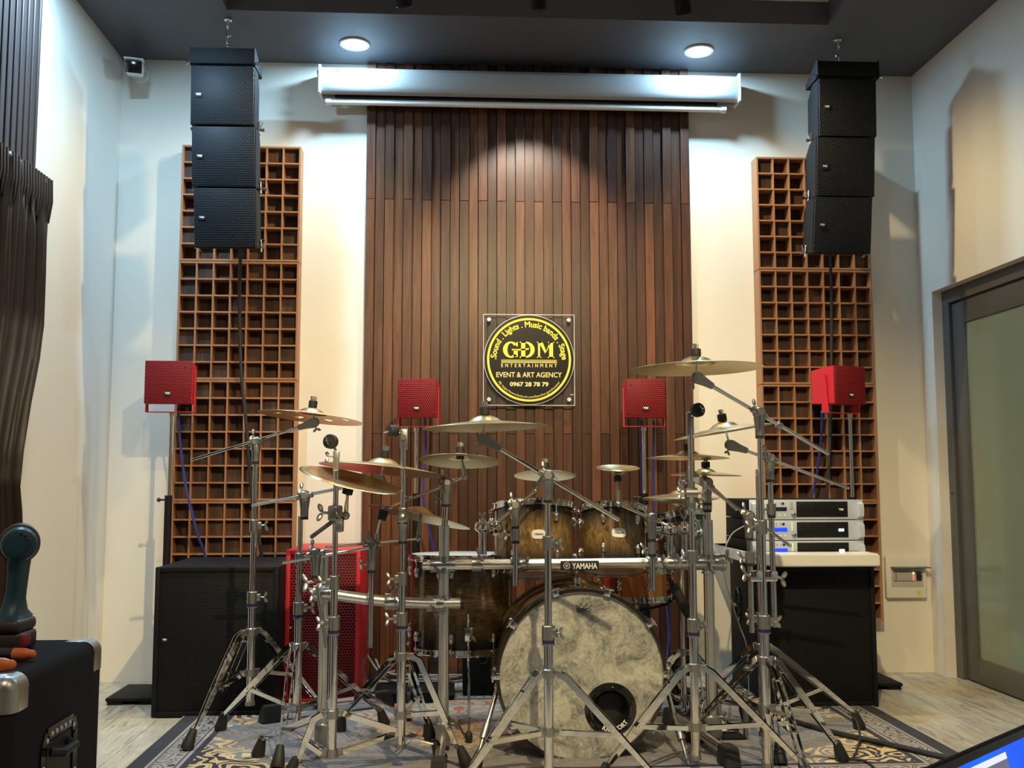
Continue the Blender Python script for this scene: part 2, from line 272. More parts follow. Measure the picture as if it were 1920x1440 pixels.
# ------------------------------------------------------------------ mesh helpers
class MB:
    def __init__(s): s.b = bmesh.new()
    def xf(s, vs, m):
        for v in vs: v.co = m @ v.co
        return s
    def box(s, lo, hi, bev=0.0, m=None, seg=2):
        vs = [s.b.verts.new((x, y, z)) for x in (lo[0], hi[0]) for y in (lo[1], hi[1]) for z in (lo[2], hi[2])]
        fs = [s.b.faces.new([vs[i] for i in q]) for q in ((0, 1, 3, 2), (4, 6, 7, 5), (0, 4, 5, 1), (2, 3, 7, 6), (0, 2, 6, 4), (1, 5, 7, 3))]
        if m is not None:
            for v in vs: v.co = m @ v.co
        if bev > 0:
            es = list({e for f in fs for e in f.edges}); bmesh.ops.bevel(s.b, geom=es, offset=bev, segments=seg, affect='EDGES', profile=0.5)
        return s
    def cube(s, c, size, bev=0.0, m=None):
        c = Vector(c); h = Vector(size)/2; return s.box(c-h, c+h, bev, m)
    def rings(s, rows, closed=True, cap=True):
        vr = [[s.b.verts.new(p) for p in r] for r in rows]; n = len(rows[0])
        for a, b in zip(vr, vr[1:]):
            for i in range(n if closed else n-1): s.b.faces.new((a[i], a[(i+1) % n], b[(i+1) % n], b[i]))
        if cap:
            s.b.faces.new(list(reversed(vr[0]))); s.b.faces.new(vr[-1])
        return s
    def cyl(s, a, b, r, r2=None, n=16, cap=True):
        a, b = Vector(a), Vector(b); r2 = r if r2 is None else r2; d = (b-a).normalized(); u = d.orthogonal().normalized(); v = d.cross(u)
        cs = [(u*math.cos(2*math.pi*i/n) + v*math.sin(2*math.pi*i/n)) for i in range(n)]
        return s.rings([[a+c*r for c in cs], [b+c*r2 for c in cs]], True, cap)
    def tube(s, pts, r, n=8, cap=True):
        pts = [Vector(p) for p in pts]; rows = []; u = None
        for i, p in enumerate(pts):
            d = (pts[min(i+1, len(pts)-1)] - pts[max(i-1, 0)]).normalized()
            u = d.orthogonal().normalized() if u is None else (u - d*u.dot(d)).normalized()
            v = d.cross(u); rr = r[i] if isinstance(r, (list, tuple)) else r
            rows.append([p + (u*math.cos(2*math.pi*k/n) + v*math.sin(2*math.pi*k/n))*rr for k in range(n)])
        return s.rings(rows, True, cap)
    def lathe(s, prof, o=(0, 0, 0), ax=(0, 0, 1), n=32, cap=False, skip=None):
        o = Vector(o); d = Vector(ax).normalized(); u = d.orthogonal().normalized() if abs(d.z) < 0.999 else Vector((1, 0, 0)); v = d.cross(u)
        rows = [[o + d*h + (u*math.cos(2*math.pi*i/n) + v*math.sin(2*math.pi*i/n))*max(r, 1e-4) for i in range(n)] for r, h in prof]
        return s.rings(rows, True, cap)
    def ball(s, c, r, n=12, sc=(1, 1, 1), m=None):
        mt = Matrix.Translation(Vector(c)) @ (m.to_4x4() if m else Matrix.Identity(4)) @ Matrix.Diagonal((r*sc[0], r*sc[1], r*sc[2], 1))
        bmesh.ops.create_uvsphere(s.b, u_segments=n, v_segments=max(6, n//2+1), radius=1, matrix=mt); return s
    def strip(s, a, b, wdir, w, tdir, t):
        """flat bar from a to b, w wide along wdir, t thick along tdir"""
        a, b = Vector(a), Vector(b); W = Vector(wdir).normalized()*w/2; T = Vector(tdir).normalized()*t/2
        return s.rings([[p+W+T, p-W+T, p-W-T, p+W-T] for p in (a, b)])
    def prism(s, poly, y0, y1, m=None):
        """polygon in x-z extruded in y"""
        a = [s.b.verts.new((x, y0, z)) for x, z in poly]; b = [s.b.verts.new((x, y1, z)) for x, z in poly]; n = len(poly)
        s.b.faces.new(a); s.b.faces.new(list(reversed(b)))
        for i in range(n): s.b.faces.new((a[i], b[i], b[(i+1) % n], a[(i+1) % n]))
        if m is not None:
            for v in a+b: v.co = m @ v.co
        return s
    def mesh(s, name, m, off=None, ang=35):
        bmesh.ops.recalc_face_normals(s.b, faces=s.b.faces)
        if off is not None:
            for v in s.b.verts: v.co -= off
        me = bpy.data.meshes.new(name); s.b.to_mesh(me); s.b.free()
        me.materials.append(m); me.shade_smooth(); me.set_sharp_from_angle(angle=R(ang)); return me

class Thing:
    """an Empty at the thing's base; parts are built in world coordinates (rotz=0) or in the thing's own frame (local=True)"""
    def __init__(s, name, label, cat, loc=(0, 0, 0), group=None, rot=None, kind=None, local=False):
        s.o = bpy.data.objects.new(name, None); COL.objects.link(s.o); s.o.location = loc; s.o.empty_display_size = 0.05
        if rot: s.o.rotation_euler = rot
        s.o['label'] = label
        if kind: s.o['kind'] = kind
        if cat: s.o['category'] = cat
        if group: s.o['group'] = group
        s.off = None if local else Vector(loc)
    def part(s, name, mb, m, parent=None, label=None, ang=35):
        me = mb.mesh(name, m, s.off, ang); o = bpy.data.objects.new(name, me); COL.objects.link(o); o.parent = parent or s.o
        if label: o['label'] = label
        return o
def solo(name, mb, m, label, cat, group=None, kind=None, origin=None, ang=35):
    org = Vector(origin) if origin else Vector((0, 0, 0))
    me = mb.mesh(name, m, org, ang); o = bpy.data.objects.new(name, me); COL.objects.link(o); o.location = org
    if label: o['label'] = label
    if cat: o['category'] = cat
    if group: o['group'] = group
    if kind: o['kind'] = kind
    return o
def struct(name, mb, m, label=None, parent=None, ang=35):
    o = solo(name, mb, m, label, None, kind='structure', ang=ang)
    if parent: o.parent = parent
    return o

def textmb(txt, size, width=None, bold=0.0, ext=0.0006, spacing=1.0, squeeze=None, bend=None, align='CENTER'):
    """text as mesh in local x (right), z (up), facing -y; bend=(radius, sign)"""
    cu = bpy.data.curves.new('t', 'FONT'); cu.body = txt; cu.size = size; cu.offset = bold; cu.space_character = spacing; cu.align_x = align; cu.resolution_u = 3
    ob = bpy.data.objects.new('t', cu); COL.objects.link(ob); bpy.context.view_layer.update()
    me = bpy.data.meshes.new_from_object(ob.evaluated_get(bpy.context.evaluated_depsgraph_get()))
    bpy.data.objects.remove(ob); mb = MB(); mb.b.from_mesh(me); bpy.data.meshes.remove(me); bpy.data.curves.remove(cu)
    xs = [v.co.x for v in mb.b.verts]; x0, x1 = min(xs), max(xs); k = 1.0 if width is None else width/(x1-x0); cx = (x0+x1)/2
    if align == 'CENTER':
        for v in mb.b.verts: v.co.x = (v.co.x-cx)*k
    if bend:
        r, sg = bend
        bmesh.ops.subdivide_edges(mb.b, edges=[e for e in mb.b.edges if e.calc_length() > size*0.2], cuts=1)
        for v in mb.b.verts:
            a = v.co.x/r
            rr = r + v.co.y if sg > 0 else r - v.co.y
            v.co = Vector((math.sin(a)*rr, 0, math.cos(a)*rr)) if sg > 0 else Vector((math.sin(a)*rr, 0, -math.cos(a)*rr))
    else:
        for v in mb.b.verts: v.co = Vector((v.co.x, 0, v.co.y))
    if ext:
        r = bmesh.ops.extrude_face_region(mb.b, geom=list(mb.b.faces)); 
        for e in r['geom']:
            if isinstance(e, bmesh.types.BMVert): e.co.y -= ext
    return mb
def place(mb, m):
    for v in mb.b.verts: v.co = m @ v.co
    return mb
T3 = Matrix.Translation
def rotz(a): return Matrix.Rotation(a, 4, 'Z')
def join(a, b):
    me = bpy.data.meshes.new('tmp'); b.b.to_mesh(me); b.b.free(); a.b.from_mesh(me); bpy.data.meshes.remove(me); return a

# ================================================================== room shell
t = 0.12
m = MB(); m.box((XL-t, YF-t, -t), (XR+t+1.0, YB+t, 0)); struct('floor', m, M_FLOOR, 'pale streaky laminate floor')
m = MB(); m.box((XL-t, YB, 0), (XR+t, YB+t, HC+0.3)); struct('wall_back', m, M_WALL, 'cream painted back wall')
m = MB(); m.box((XL-t, YF, 0), (XL, YB, HC+0.3)); struct('wall_left', m, M_WALL, 'cream painted left wall')
DY0, DY1, DZ = 2.9, 5.511, 2.13    # door opening in the right wall
m = MB(); m.box((XR, DY1, 0), (XR+t, YB, HC+0.3)); m.box((XR, YF, 0), (XR+t, DY0, HC+0.3)); m.box((XR, DY0, DZ), (XR+t, DY1, HC+0.3)); struct('wall_right', m, M_WALL, 'cream painted right wall')
m = MB(); m.box((XL-t, YF-t, 0), (XR+t, YF, HC+0.3)); struct('wall_front', m, M_REAR)
m = MB()
for x0_, x1_ in ((XL+0.02, -1.35), (-0.85, -0.25), (0.15, 0.95), (1.45, 2.2)): m.box((x0_, YF, 0.0), (x1_, YF+0.03, 2.9), 0.004)
struct('reflection_panels', m, M_PLAST, 'unseen dark panels added behind the viewer for the chrome to reflect')  # added out of view, gives the chrome dark streaks between strips of lit wall
CX0, CX1, CY0, CY1 = -1.16, 1.95, 0.0, 5.015
m = MB(); m.box((XL-t, CY1, HC), (XR+t, YB+t, HC+0.3)); m.box((XL-t, YF, HC), (CX0, CY1, HC+0.3)); m.box((CX1, YF, HC), (XR+t, CY1, HC+0.3)); m.box((CX0, YF, HC), (CX1, CY0, HC+0.3))
struct('ceiling', m, M_CEIL, 'dark slate grey lowered ceiling')
m = MB(); m.box((CX0, CY0, HC+0.125), (CX1, CY1, HC+0.3)); struct('ceiling_recess', m, M_CEIL2, 'pale ceiling inside the recess')
# corridor seen by nobody, closes the glazed door opening
# slatted walnut cladding
random.seed(3); m = MB(); X0, X1 = -0.505, 1.346; n = 35; p = (X1-X0)/n; lev = 0.0
m.box((X0, YB-0.012, 0.0), (X1, YB, HC))
for i in range(n):
    x = X0+i*p; dep = (0.040, 0.026, 0.036, 0.022)[i % 4] + random.uniform(-0.002, 0.002)
    zj = 2.65 + random.choice((0, 0, 0.003)) if i % 2 == 0 else 1.33
    m.box((x+0.0018, YB-dep, 0), (x+p-0.0018, YB-0.011, zj-0.001), 0.0012, seg=1); m.box((x+0.0018, YB-dep-random.uniform(0, 0.0015), zj+0.001), (x+p-0.0018, YB-0.011, HC), 0.0012, seg=1)
for v in m.b.verts: v.co.x -= 0
struct('trim_1', m, M_SLAT, 'dark walnut vertical slat cladding on the back wall')
# fluted board high on the left wall
m = MB(); y = 3.4
m.box((XL, 3.3, 2.30), (XL+0.012, 4.462, HC-0.001))
while y < 4.45:
    m.box((XL+0.010, y, 2.30), (XL+0.040, min(y+0.038, 4.462), HC-0.001), 0.003, seg=1); y += 0.058
struct('trim_2', m, M_FLUTE, 'dark brown fluted board high on the left wall')
# ---- glazed door in the right wall
XD = XR+0.055
m = MB()
m.box((XD, DY1-0.075, 0), (XD+0.065, DY1, DZ)); m.box((XD, DY0, DZ-0.075), (XD+0.065, DY1-0.075, DZ)); m.box((XD, DY0, 0), (XD+0.065, DY0+0.07, DZ-0.075))
fr = struct('trim_3', m, M_DARKGREY, 'charcoal door frame in the right wall')
m = MB(); yb, ya = DY1-0.085, DY0+0.08
m.box((XD+0.014, yb-0.13, 0.012), (XD+0.052, yb, DZ-0.085), 0.002); m.box((XD+0.014, ya, 0.012), (XD+0.052, ya+0.13, DZ-0.085), 0.002)
m.box((XD+0.014, ya+0.13, 0.012), (XD+0.052, yb-0.13, 0.135), 0.002); m.box((XD+0.014, ya+0.13, DZ-0.205), (XD+0.052, yb-0.13, DZ-0.085), 0.002)
dr = struct('door_1', m, M_DARKGREY, 'charcoal framed frosted glass door in the right wall')
m = MB(); m.box((XD+0.024, ya+0.12, 0.125), (XD+0.034, yb-0.12, DZ-0.195)); o = struct('glass_pane', m, M_FROST, parent=dr)
del o['kind']
m = MB(); m.cyl((XD+0.014, 4.66, 1.05), (XD-0.035, 4.66, 1.05), 0.009); m.tube([(XD-0.032, 4.67, 1.05), (XD-0.036, 4.60, 1.05), (XD-0.034, 4.52, 1.05)], 0.008); m.box((XD+0.006, 4.635, 0.97), (XD+0.0145, 4.685, 1.12), 0.004)
o = struct('door_handle', m, M_PLAST, parent=dr); del o['kind']
m = MB(); m.ball((XD-0.001, DY1-0.03, 1.0), 0.006); struct('door_bolt', m, M_PLAST, parent=fr)

# ================================================================== rug
cx, cy = (RUG[0]+RUG[1])/2, (RUG[2]+RUG[3])/2
m = MB(); m.box((RUG[0], RUG[2], 0.0), (RUG[1], RUG[3], 0.009), 0.003)
solo('area_rug', m, M_RUG, 'grey patterned rug with gold scrolls and rust medallion under the drum kit', 'rug', origin=(cx, cy, 0))
RZ = 0.009

# ================================================================== wall diffuser lattices
def lattice(x0, z0, label, seed, group):
    rnd = random.Random(seed); S = 0.652; T = Thing('diffuser_panel', label, 'acoustic panel', (x0+S/2, YB, z0), group)
    m = MB(); yf = YB-0.10; th = 0.011; n = 7; p = (S-th)/n
    for i in (0, n): m.box((x0+i*p, yf, z0), (x0+i*p+th, YB-0.001, z0+S), 0.001, seg=1); m.box((x0+th, yf, z0+i*p), (x0+S-th, YB-0.001, z0+i*p+th), 0.001, seg=1)
    T.part('outer_frame', m, M_GRIDW)
    m = MB(); th2 = 0.0085
    for i in range(1, n):
        c = i*p+th/2
        m.box((x0+c-th2/2, yf+0.001, z0+th), (x0+c+th2/2, YB-0.006, z0+S-th)); m.box((x0+th, yf+0.0015, z0+c-th2/2), (x0+S-th, YB-0.006, z0+c+th2/2))
    T.part('lattice', m, M_GRIDW)
    m = MB(); lv = (0.012, 0.03, 0.05, 0.068)
    for i in range(n):
        for j in range(n):
            d = rnd.choice(lv); m.box((x0+i*p+0.009, YB-d, z0+j*p+0.009), (x0+(i+1)*p+0.002, YB-0.002, z0+(j+1)*p+0.002), 0.001, seg=1)
    T.part('well_blocks', m, M_BLOCK)
tiers = ['topmost', 'second highest', 'third highest', 'lowest']
for k in range(4):
    lattice(-1.512, 2.929-0.655*(k+1), 'brown lattice diffuser panel left of the walnut slats, %s in its column' % tiers[k], 10+k, 'lattice diffusers in the left column')
for k in range(4):
    lattice(1.716, 2.918-0.655*(k+1), 'brown lattice diffuser panel right of the walnut slats, %s in its column' % tiers[k], 30+k, 'lattice diffusers in the right column')

# ================================================================== ceiling fittings
def downlight(x, y, z, label):
    T = Thing('downlight', label, 'ceiling light', (x, y, z))
    m = MB(); m.lathe([(0.066, 0.0), (0.082, 0.0), (0.084, -0.004), (0.080, -0.009), (0.068, -0.007), (0.066, -0.003)], (x, y, z), n=40); T.part('trim_ring', m, M_WHITE)
    m = MB(); m.cyl((x, y, z-0.002), (x, y, z-0.006), 0.067, n=40); T.part('led_disc', m, M_LED)
downlight(-0.553, 5.382, HC, 'round bright LED downlight above the left part of the projection screen')
downlight(1.347, 5.368, HC, 'round bright LED downlight above the right end of the projection screen')
def track_spot(x, y, tgt, label):
    top = Vector((x, y+0.0, HC+0.125)); c = Vector((x, y, 3.457)); d = (Vector(tgt)-c).normalized()
    T = Thing('track_spotlight', label, 'spotlight', tuple(top), 'black spotlights in the ceiling recess')
    m = MB(); m.lathe([(0.036, 0.055), (0.040, 0.045), (0.040, -0.062), (0.037, -0.066), (0.033, -0.060), (0.031, -0.02)], c, d*-1, 28, True); T.part('lamp_can', m, M_BLACK)
    m = MB(); m.cyl(c+d*0.05, c+d*0.045, 0.031, n=24); T.part('led_disc', m, M_SPOTLED)
    m = MB(); m.box(top+Vector((-0.02, -0.05, -0.022)), top+Vector((0.02, 0.05, 0.0)), 0.003); m.cyl(top+Vector((0, 0, -0.02)), c+Vector((0, 0, 0.03)), 0.006); T.part('mount', m, M_BLACK)
for i, (x, tg) in enumerate(((-0.262, (-0.05, 5.6, 1.6)), (0.408, (0.42, 5.6, 1.0)), (1.125, (1.5, 5.6, 1.9)))):
    track_spot(x, 4.80, tg, 'small black ceiling spotlight, %s of the three at the top edge' % ('leftmost', 'middle', 'rightmost')[i])
m = MB(); m.box((-1.1, 4.78, HC+0.108), (1.9, 4.815, HC+0.1245), 0.002); solo('lighting_track', m, M_PLAST, 'black lighting track in the ceiling recess carrying the spotlights', 'light track', origin=(0.4, 4.8, HC+0.125))

# bullet camera in the left corner
p = at(252, 118, 5.45)
T = Thing('security_camera', 'white and black bullet security camera in the upper left corner', 'security camera', (p.x-0.02, p.y+0.05, p.z+0.02))
b = Vector((p.x-0.03, YB, p.z+0.0)); m = MB(); m.cyl(b+Vector((0.0, 0.0, 0.015)), b+Vector((0, -0.022, 0.015)), 0.045, n=28); m.tube([b+Vector((0, -0.02, 0.015)), b+Vector((0, -0.07, 0.0)), b+Vector((0.01, -0.10, -0.015))], [0.02, 0.016, 0.018], 12); T.part('wall_bracket', m, M_WHITE)
c = at(252, 127, 5.45); d = Vector((0.25, -1, -0.28)).normalized(); sd = d.cross(Vector((0, 0, 1))).normalized(); up = sd.cross(d)
MM = Matrix((( sd.x, d.x, up.x, c.x), (sd.y, d.y, up.y, c.y), (sd.z, d.z, up.z, c.z), (0, 0, 0, 1)))
m = MB(); m.box((-0.045, -0.11, -0.038), (0.045, 0.07, 0.038), 0.014, MM, 3); T.part('housing', m, M_WHITE)
m = MB(); m.box((-0.043, 0.069, -0.036), (0.043, 0.078, 0.030), 0.004, MM); T.part('lens_window', m, M_GLOSSBLK)
m = MB(); m.box((-0.05, -0.06, 0.036), (0.05, 0.10, 0.042), 0.002, MM); T.part('sun_shield', m, M_WHITE)

# projection screen
M_CASING = mat('casing_enamel', (0.36, 0.365, 0.37), 0.4)
xa, xb = at(598, 140, 5.52).x, at(1387, 150, 5.52).x; zt = at(600, 122, 5.5).z; zb = at(600, 166, 5.46).z
T = Thing('projection_screen', 'white rolled-up projection screen casing above the walnut slats', 'projection screen', ((xa+xb)/2, YB, zt))
m = MB(); prof = [(YB-0.045, zb), (YB-0.045, zt-0.005), (YB-0.14, zt-0.005), (YB-0.165, zt-0.03), (YB-0.165, zb+0.03), (YB-0.15, zb+0.008), (YB-0.12, zb), (YB-0.11, zb+0.02), (YB-0.075, zb+0.02), (YB-0.07, zb)]
m.rings([[Vector((x, y, z)) for y, z in prof] for x in (xa+0.012, xb-0.012)]); T.part('casing', m, M_CASING)
for x0, x1, sd in ((xa, xa+0.014, -1), (xb-0.014, xb, 1)):
    m = MB(); m.box((x0, YB-0.17, zb-0.006), (x1, YB-0.04, zt+0.004), 0.004); m.box((x0-0.018 if sd < 0 else x1-0.004, YB-0.10, zt-0.028), (x0+0.004 if sd < 0 else x1+0.018, YB-0.001, zt+0.002), 0.003); T.part('end_cap', m, M_WHITE)
for x in (xa+0.004, xb-0.014):
    m = MB(); m.box((x, YB-0.045, zt-0.06), (x+0.01, YB-0.001, zt-0.0)); T.part('wall_bracket', m, M_WHITE)
l0 = at(610, 166, 5.53).x; l1 = at(1363, 180, 5.53).x; zc = zb-0.035
m = MB(); m.cyl((l0, YB-0.10, zc), (l1, YB-0.10, zc), 0.017, n=24); 
for x in (l0, l1-0.03): m.cyl((x, YB-0.10, zc), (x+0.03, YB-0.10, zc), 0.021, n=24)
T.part('bottom_bar', m, M_WHITE)
m = MB(); m.box((l0+0.05, YB-0.102, zc+0.015), (l1-0.05, YB-0.098, zb+0.02)); T.part('screen_fabric', m, M_GLOSSBLK)
lx, lz = at(643, 129, 5.49).x, at(643, 130, 5.49).z
m = MB(); m.cube((lx, YB-0.1655, lz), (0.075, 0.002, 0.018)); lb = T.part('maker_label', m, mat('label_blue', (0.02, 0.22, 0.62), 0.5))
T.part('lettering', place(textmb('HELITE', 0.013, 0.055), T3((lx, YB-0.1665, lz-0.0045))), M_WHITE, lb)

# ================================================================== acrylic sign
c = at(992, 674.5, YB-0.075); s = 0.508; hs = s/2; ys = c.y
T = Thing('company_sign', 'round black and yellow company sign on a clear square acrylic plate', 'sign', (c.x, YB-0.03, c.z))
m = MB(); m.box((c.x-hs, ys+0.002, c.z-hs), (c.x+hs, ys+0.010, c.z+hs), 0.001); T.part('acrylic_plate', m, M_ACR)
m = MB()
for x_ in (c.x-hs, c.x+hs): m.box((x_-0.0018, ys+0.001, c.z-hs), (x_+0.0018, ys+0.011, c.z+hs))
for z_ in (c.z-hs, c.z+hs): m.box((c.x-hs, ys+0.001, z_-0.0018), (c.x+hs, ys+0.011, z_+0.0018))
T.part('polished_edge', m, mat('acrylic_edge', (0.62, 0.60, 0.56), 0.2))
m = MB(); m.cyl((c.x, ys+0.0015, c.z), (c.x, ys-0.003, c.z), 0.250, n=96); ds = T.part('disc', m, mat('sign_black', (0.006, 0.006, 0.005), 0.35, spec=0.25))
def ringmb(r0, r1, y0, y1, cc):
    m = MB(); m.lathe([(r0, y0), (r1, y0), (r1, y1), (r0, y1), (r0, y0)], (cc.x, 0, cc.z), (0, 1, 0), 96); return m
T.part('yellow_ring', ringmb(0.222, 0.234, ys-0.0045, ys-0.003, c), M_YEL)
T.part('silver_rim', ringmb(0.2495, 0.252, ys-0.0035, ys+0.001, c), M_BADGE)
def sgn(mb, dx, dz, name='lettering', mt=None): T.part(name, place(mb, T3((c.x+dx, ys-0.0032, c.z+dz))), mt or M_YEL)
sgn(textmb('.Sound . Lights . Music bands . Stage', 0.046, 0.575, 0.0011, bend=(0.183, 1)), 0, 0)
sgn(textmb('FB: https://www.facbook.com/banchoc.guodocsans/', 0.019, 0.40, 0, bend=(0.214, -1)), 0, 0, mt=M_CREAMTXT)
sgn(textmb('EVENT & ART AGENCY', 0.040, 0.365, 0.0006), 0, -0.098, mt=M_CREAMTXT)
sgn(textmb('0967 28 78 79', 0.032, 0.215, 0.0012), 0, -0.148, mt=M_CREAMTXT)
sgn(textmb('ENTERTAINMENT', 0.028, 0.310, 0.0004, spacing=1.8), 0.0, -0.042, mt=M_CREAMTXT)
m = MB(); 
for z in (-0.003, -0.010, -0.0165): m.box((c.x-0.155, ys-0.0042, c.z+z-0.0017), (c.x+0.155, ys-0.003, c.z+z+0.0017))
T.part('rule_lines', m, M_YEL)
# slab-serif monogram G D(stroke) M
def arcpoly(cx, cz, ro, ri, a0, a1, kx=1.0, n=28):
    o = [(cx+ro*kx*math.cos(R(a0+(a1-a0)*i/n)), cz+ro*math.sin(R(a0+(a1-a0)*i/n))) for i in range(n+1)]
    i_ = [(cx+ri[0]*math.cos(R(a0+(a1-a0)*i/n)), cz+ri[1]*math.sin(R(a0+(a1-a0)*i/n))) for i in range(n, -1, -1)]
    return o+i_
m = MB(); y0, y1 = ys-0.0048, ys-0.003; H2 = 0.0455; zc = c.z+0.0555
def P(poly): m.prism([(c.x+x, zc+z) for x, z in poly], y0, y1)
def Bx(xa, za, xb, zb): P([(xa, za), (xb, za), (xb, zb), (xa, zb)])
gx = -0.101; P(arcpoly(gx, 0, H2, (0.020, H2-0.009), 38, 318, 0.98))
Bx(gx+0.005, -0.004, gx+0.050, 0.004); Bx(gx+0.015, -0.040, gx+0.038, 0.0); P([(gx+0.030, 0.020), (gx+0.038, 0.016), (gx+0.038, 0.045), (gx+0.030, 0.040)])
dx_ = -0.028; Bx(dx_-0.0165, -H2, dx_-0.003+0.010, H2); Bx(dx_-0.024, -H2, dx_+0.012, -H2+0.007); Bx(dx_-0.024, H2-0.007, dx_+0.012, H2)
P(arcpoly(dx_+0.008, 0, H2, (0.028, H2-0.009), -90, 90, 1.12)); P([(dx_-0.032, -0.006), (dx_+0.024, 0.0), (dx_+0.030, 0.010), (dx_-0.020, 0.004)])
mx = 0.050; Bx(mx, -H2, mx+0.011, H2); Bx(mx+0.062, -H2, mx+0.084, H2)
for xa_, xb_ in ((mx-0.006, mx+0.018), (mx+0.054, mx+0.091)): Bx(xa_, -H2, xb_, -H2+0.006)
for xa_, xb_ in ((mx-0.006, mx+0.022), (mx+0.056, mx+0.091)): Bx(xa_, H2-0.006, xb_, H2)
P([(mx+0.002, H2), (mx+0.024, H2), (mx+0.048, -0.012), (mx+0.040, -0.022)]); P([(mx+0.040, -0.022), (mx+0.046, -0.014), (mx+0.074, H2), (mx+0.066, H2)])
T.part('monogram', m, M_YEL, ang=20)
for dx, dz in ((-1, 1), (1, 1), (-1, -1), (1, -1)):
    q = Vector((c.x+dx*(hs-0.031), ys, c.z+dz*(hs-0.031))); m = MB(); m.cyl((q.x, YB-0.036, q.z), (q.x, ys-0.006, q.z), 0.0115, n=24); m.cyl((q.x, ys-0.006, q.z), (q.x, ys-0.009, q.z), 0.0115, 0.009, n=24); T.part('standoff_screw', m, M_BADGE)

# electrical box on the back wall
a = at(1660, 1044, YB-0.03); b = at(1738, 1121, YB-0.03); 
T = Thing('breaker_box', 'white electrical breaker box low on the wall beside the glass door', 'electrical box', ((a.x+b.x)/2, YB, b.z))
w_ = b.x-a.x; h_ = a.z-b.z; Y0 = YB
m = MB(); m.box((a.x, Y0-0.035, b.z), (b.x, Y0, a.z), 0.006); T.part('cover', m, M_OFFW)
m = MB(); m.box((a.x+w_*0.12, Y0-0.037, b.z+h_*0.27), (b.x-w_*0.08, Y0-0.034, b.z+h_*0.70), 0.001); wn_ = T.part('window_recess', m, mat('recess_grey', (0.50, 0.47, 0.43), 0.5))
m = MB(); m.box((a.x+w_*0.10, Y0-0.085, b.z+h_*0.735), (b.x+w_*0.03, Y0-0.034, b.z+h_*0.765), 0.004); T.part('tinted_lid', m, mat('smoked_plastic', (0.10, 0.10, 0.09), 0.2))
m = MB(); m.box((a.x+w_*0.16, Y0-0.045, b.z+h_*0.42), (b.x-w_*0.30, Y0-0.036, b.z+h_*0.63), 0.002); T.part('breaker_body', m, mat('breaker_grey', (0.42, 0.39, 0.38), 0.5))
m = MB(); m.box((b.x-w_*0.26, Y0-0.045, b.z+h_*0.42), (b.x-w_*0.14, Y0-0.036, b.z+h_*0.64), 0.002); m.box((b.x-w_*0.23, Y0-0.060, b.z+h_*0.51), (b.x-w_*0.15, Y0-0.045, b.z+h_*0.56), 0.002); T.part('breaker_switch', m, M_PLAST)
m = MB()
for k in range(4): m.cyl((a.x+w_*0.22, Y0-0.045, b.z+h_*(0.45+0.045*k)), (a.x+w_*0.22, Y0-0.047, b.z+h_*(0.45+0.045*k)), 0.003, n=10)
T.part('screw', m, M_PLAST)
m = MB(); 
for k in range(4): m.cube((b.x-w_*0.345, Y0-0.046, b.z+h_*(0.45+0.04*k)), (0.007, 0.002, 0.006))
T.part('indicator_light', m, mat('indicator_red', (0.8, 0.1, 0.05), 0.4, emis=(1, 0.15, 0.05), estr=1.5))
m = MB(); m.cube((b.x-w_*0.345, Y0-0.046, b.z+h_*0.61), (0.008, 0.002, 0.008)); T.part('indicator_light', m, mat('indicator_green', (0.2, 0.8, 0.1), 0.4, emis=(0.5, 1, 0.2), estr=3), label='green indicator light')
m = MB(); m.cube((b.x-w_*0.20, Y0-0.036, b.z+h_*0.13), (0.022, 0.002, 0.022)); T.part('yellow_sticker', m, mat('sticker_yellow', (0.60, 0.56, 0.05), 0.5))

# ================================================================== curtain at the left edge
def curtain():
    edge = [(2.40, 4.56), (2.30, 4.555), (2.15, 4.545), (1.95, 4.545), (1.75, 4.54), (1.6, 4.50), (1.4, 4.42), (1.2, 4.36), (1.05, 4.34), (0.95, 4.37), (0.8, 4.40), (0.6, 4.42), (0.3, 4.43), (0.03, 4.44)]
    m = MB(); rows = []; N = 240; y0 = 3.3
    for z, ye in edge:
        row = []
        for i in range(N+1):
            f = i/N; y = y0 + (ye-y0)*f; amp = 0.024 if z < 2.2 else 0.012
            ph = f*2*math.pi*24 + 0.5*math.sin(z*2.2+f*9); x = XL+0.062 + amp*math.sin(ph)+0.010*math.sin(ph*0.43+z*1.7)
            if z > 2.2: x += 0.010*math.sin(f*2*math.pi*46)
            row.append(Vector((x, y, z)))
        rows.append(row)
    # refine vertically
    R2 = []
    for a, b in zip(rows, rows[1:]):
        for k in range(4): R2.append([p.lerp(q, k/4) for p, q in zip(a, b)])
    R2.append(rows[-1])
    m.rings(R2, closed=False, cap=False)
    return m
T = Thing('curtain', 'dark brown satin curtain with a pleated header at the left edge', 'curtain', (XL+0.06, 3.9, 0.02))
o = T.part('drape', curtain(), M_CURT, ang=80); md = o.modifiers.new('s', 'SOLIDIFY'); md.thickness = 0.003
m = MB()
for k in range(44):
    y = 3.32+k*0.0283; m.tube([(XL+0.075+0.004*math.sin(k*3), y, 2.215), (XL+0.082, y, 2.31), (XL+0.078, y+0.003, 2.412)], [0.004, 0.010, 0.0085], 8)
o = T.part('header_pleats', m, M_CURT)
m = MB(); m.box((XL+0.001, 3.3, 2.375), (XL+0.045, 4.50, 2.398), 0.003); solo('curtain_track', m, M_PLAST, 'dark curtain track on the left wall above the brown curtain', 'curtain rail', origin=(XL, 3.9, 2.39))
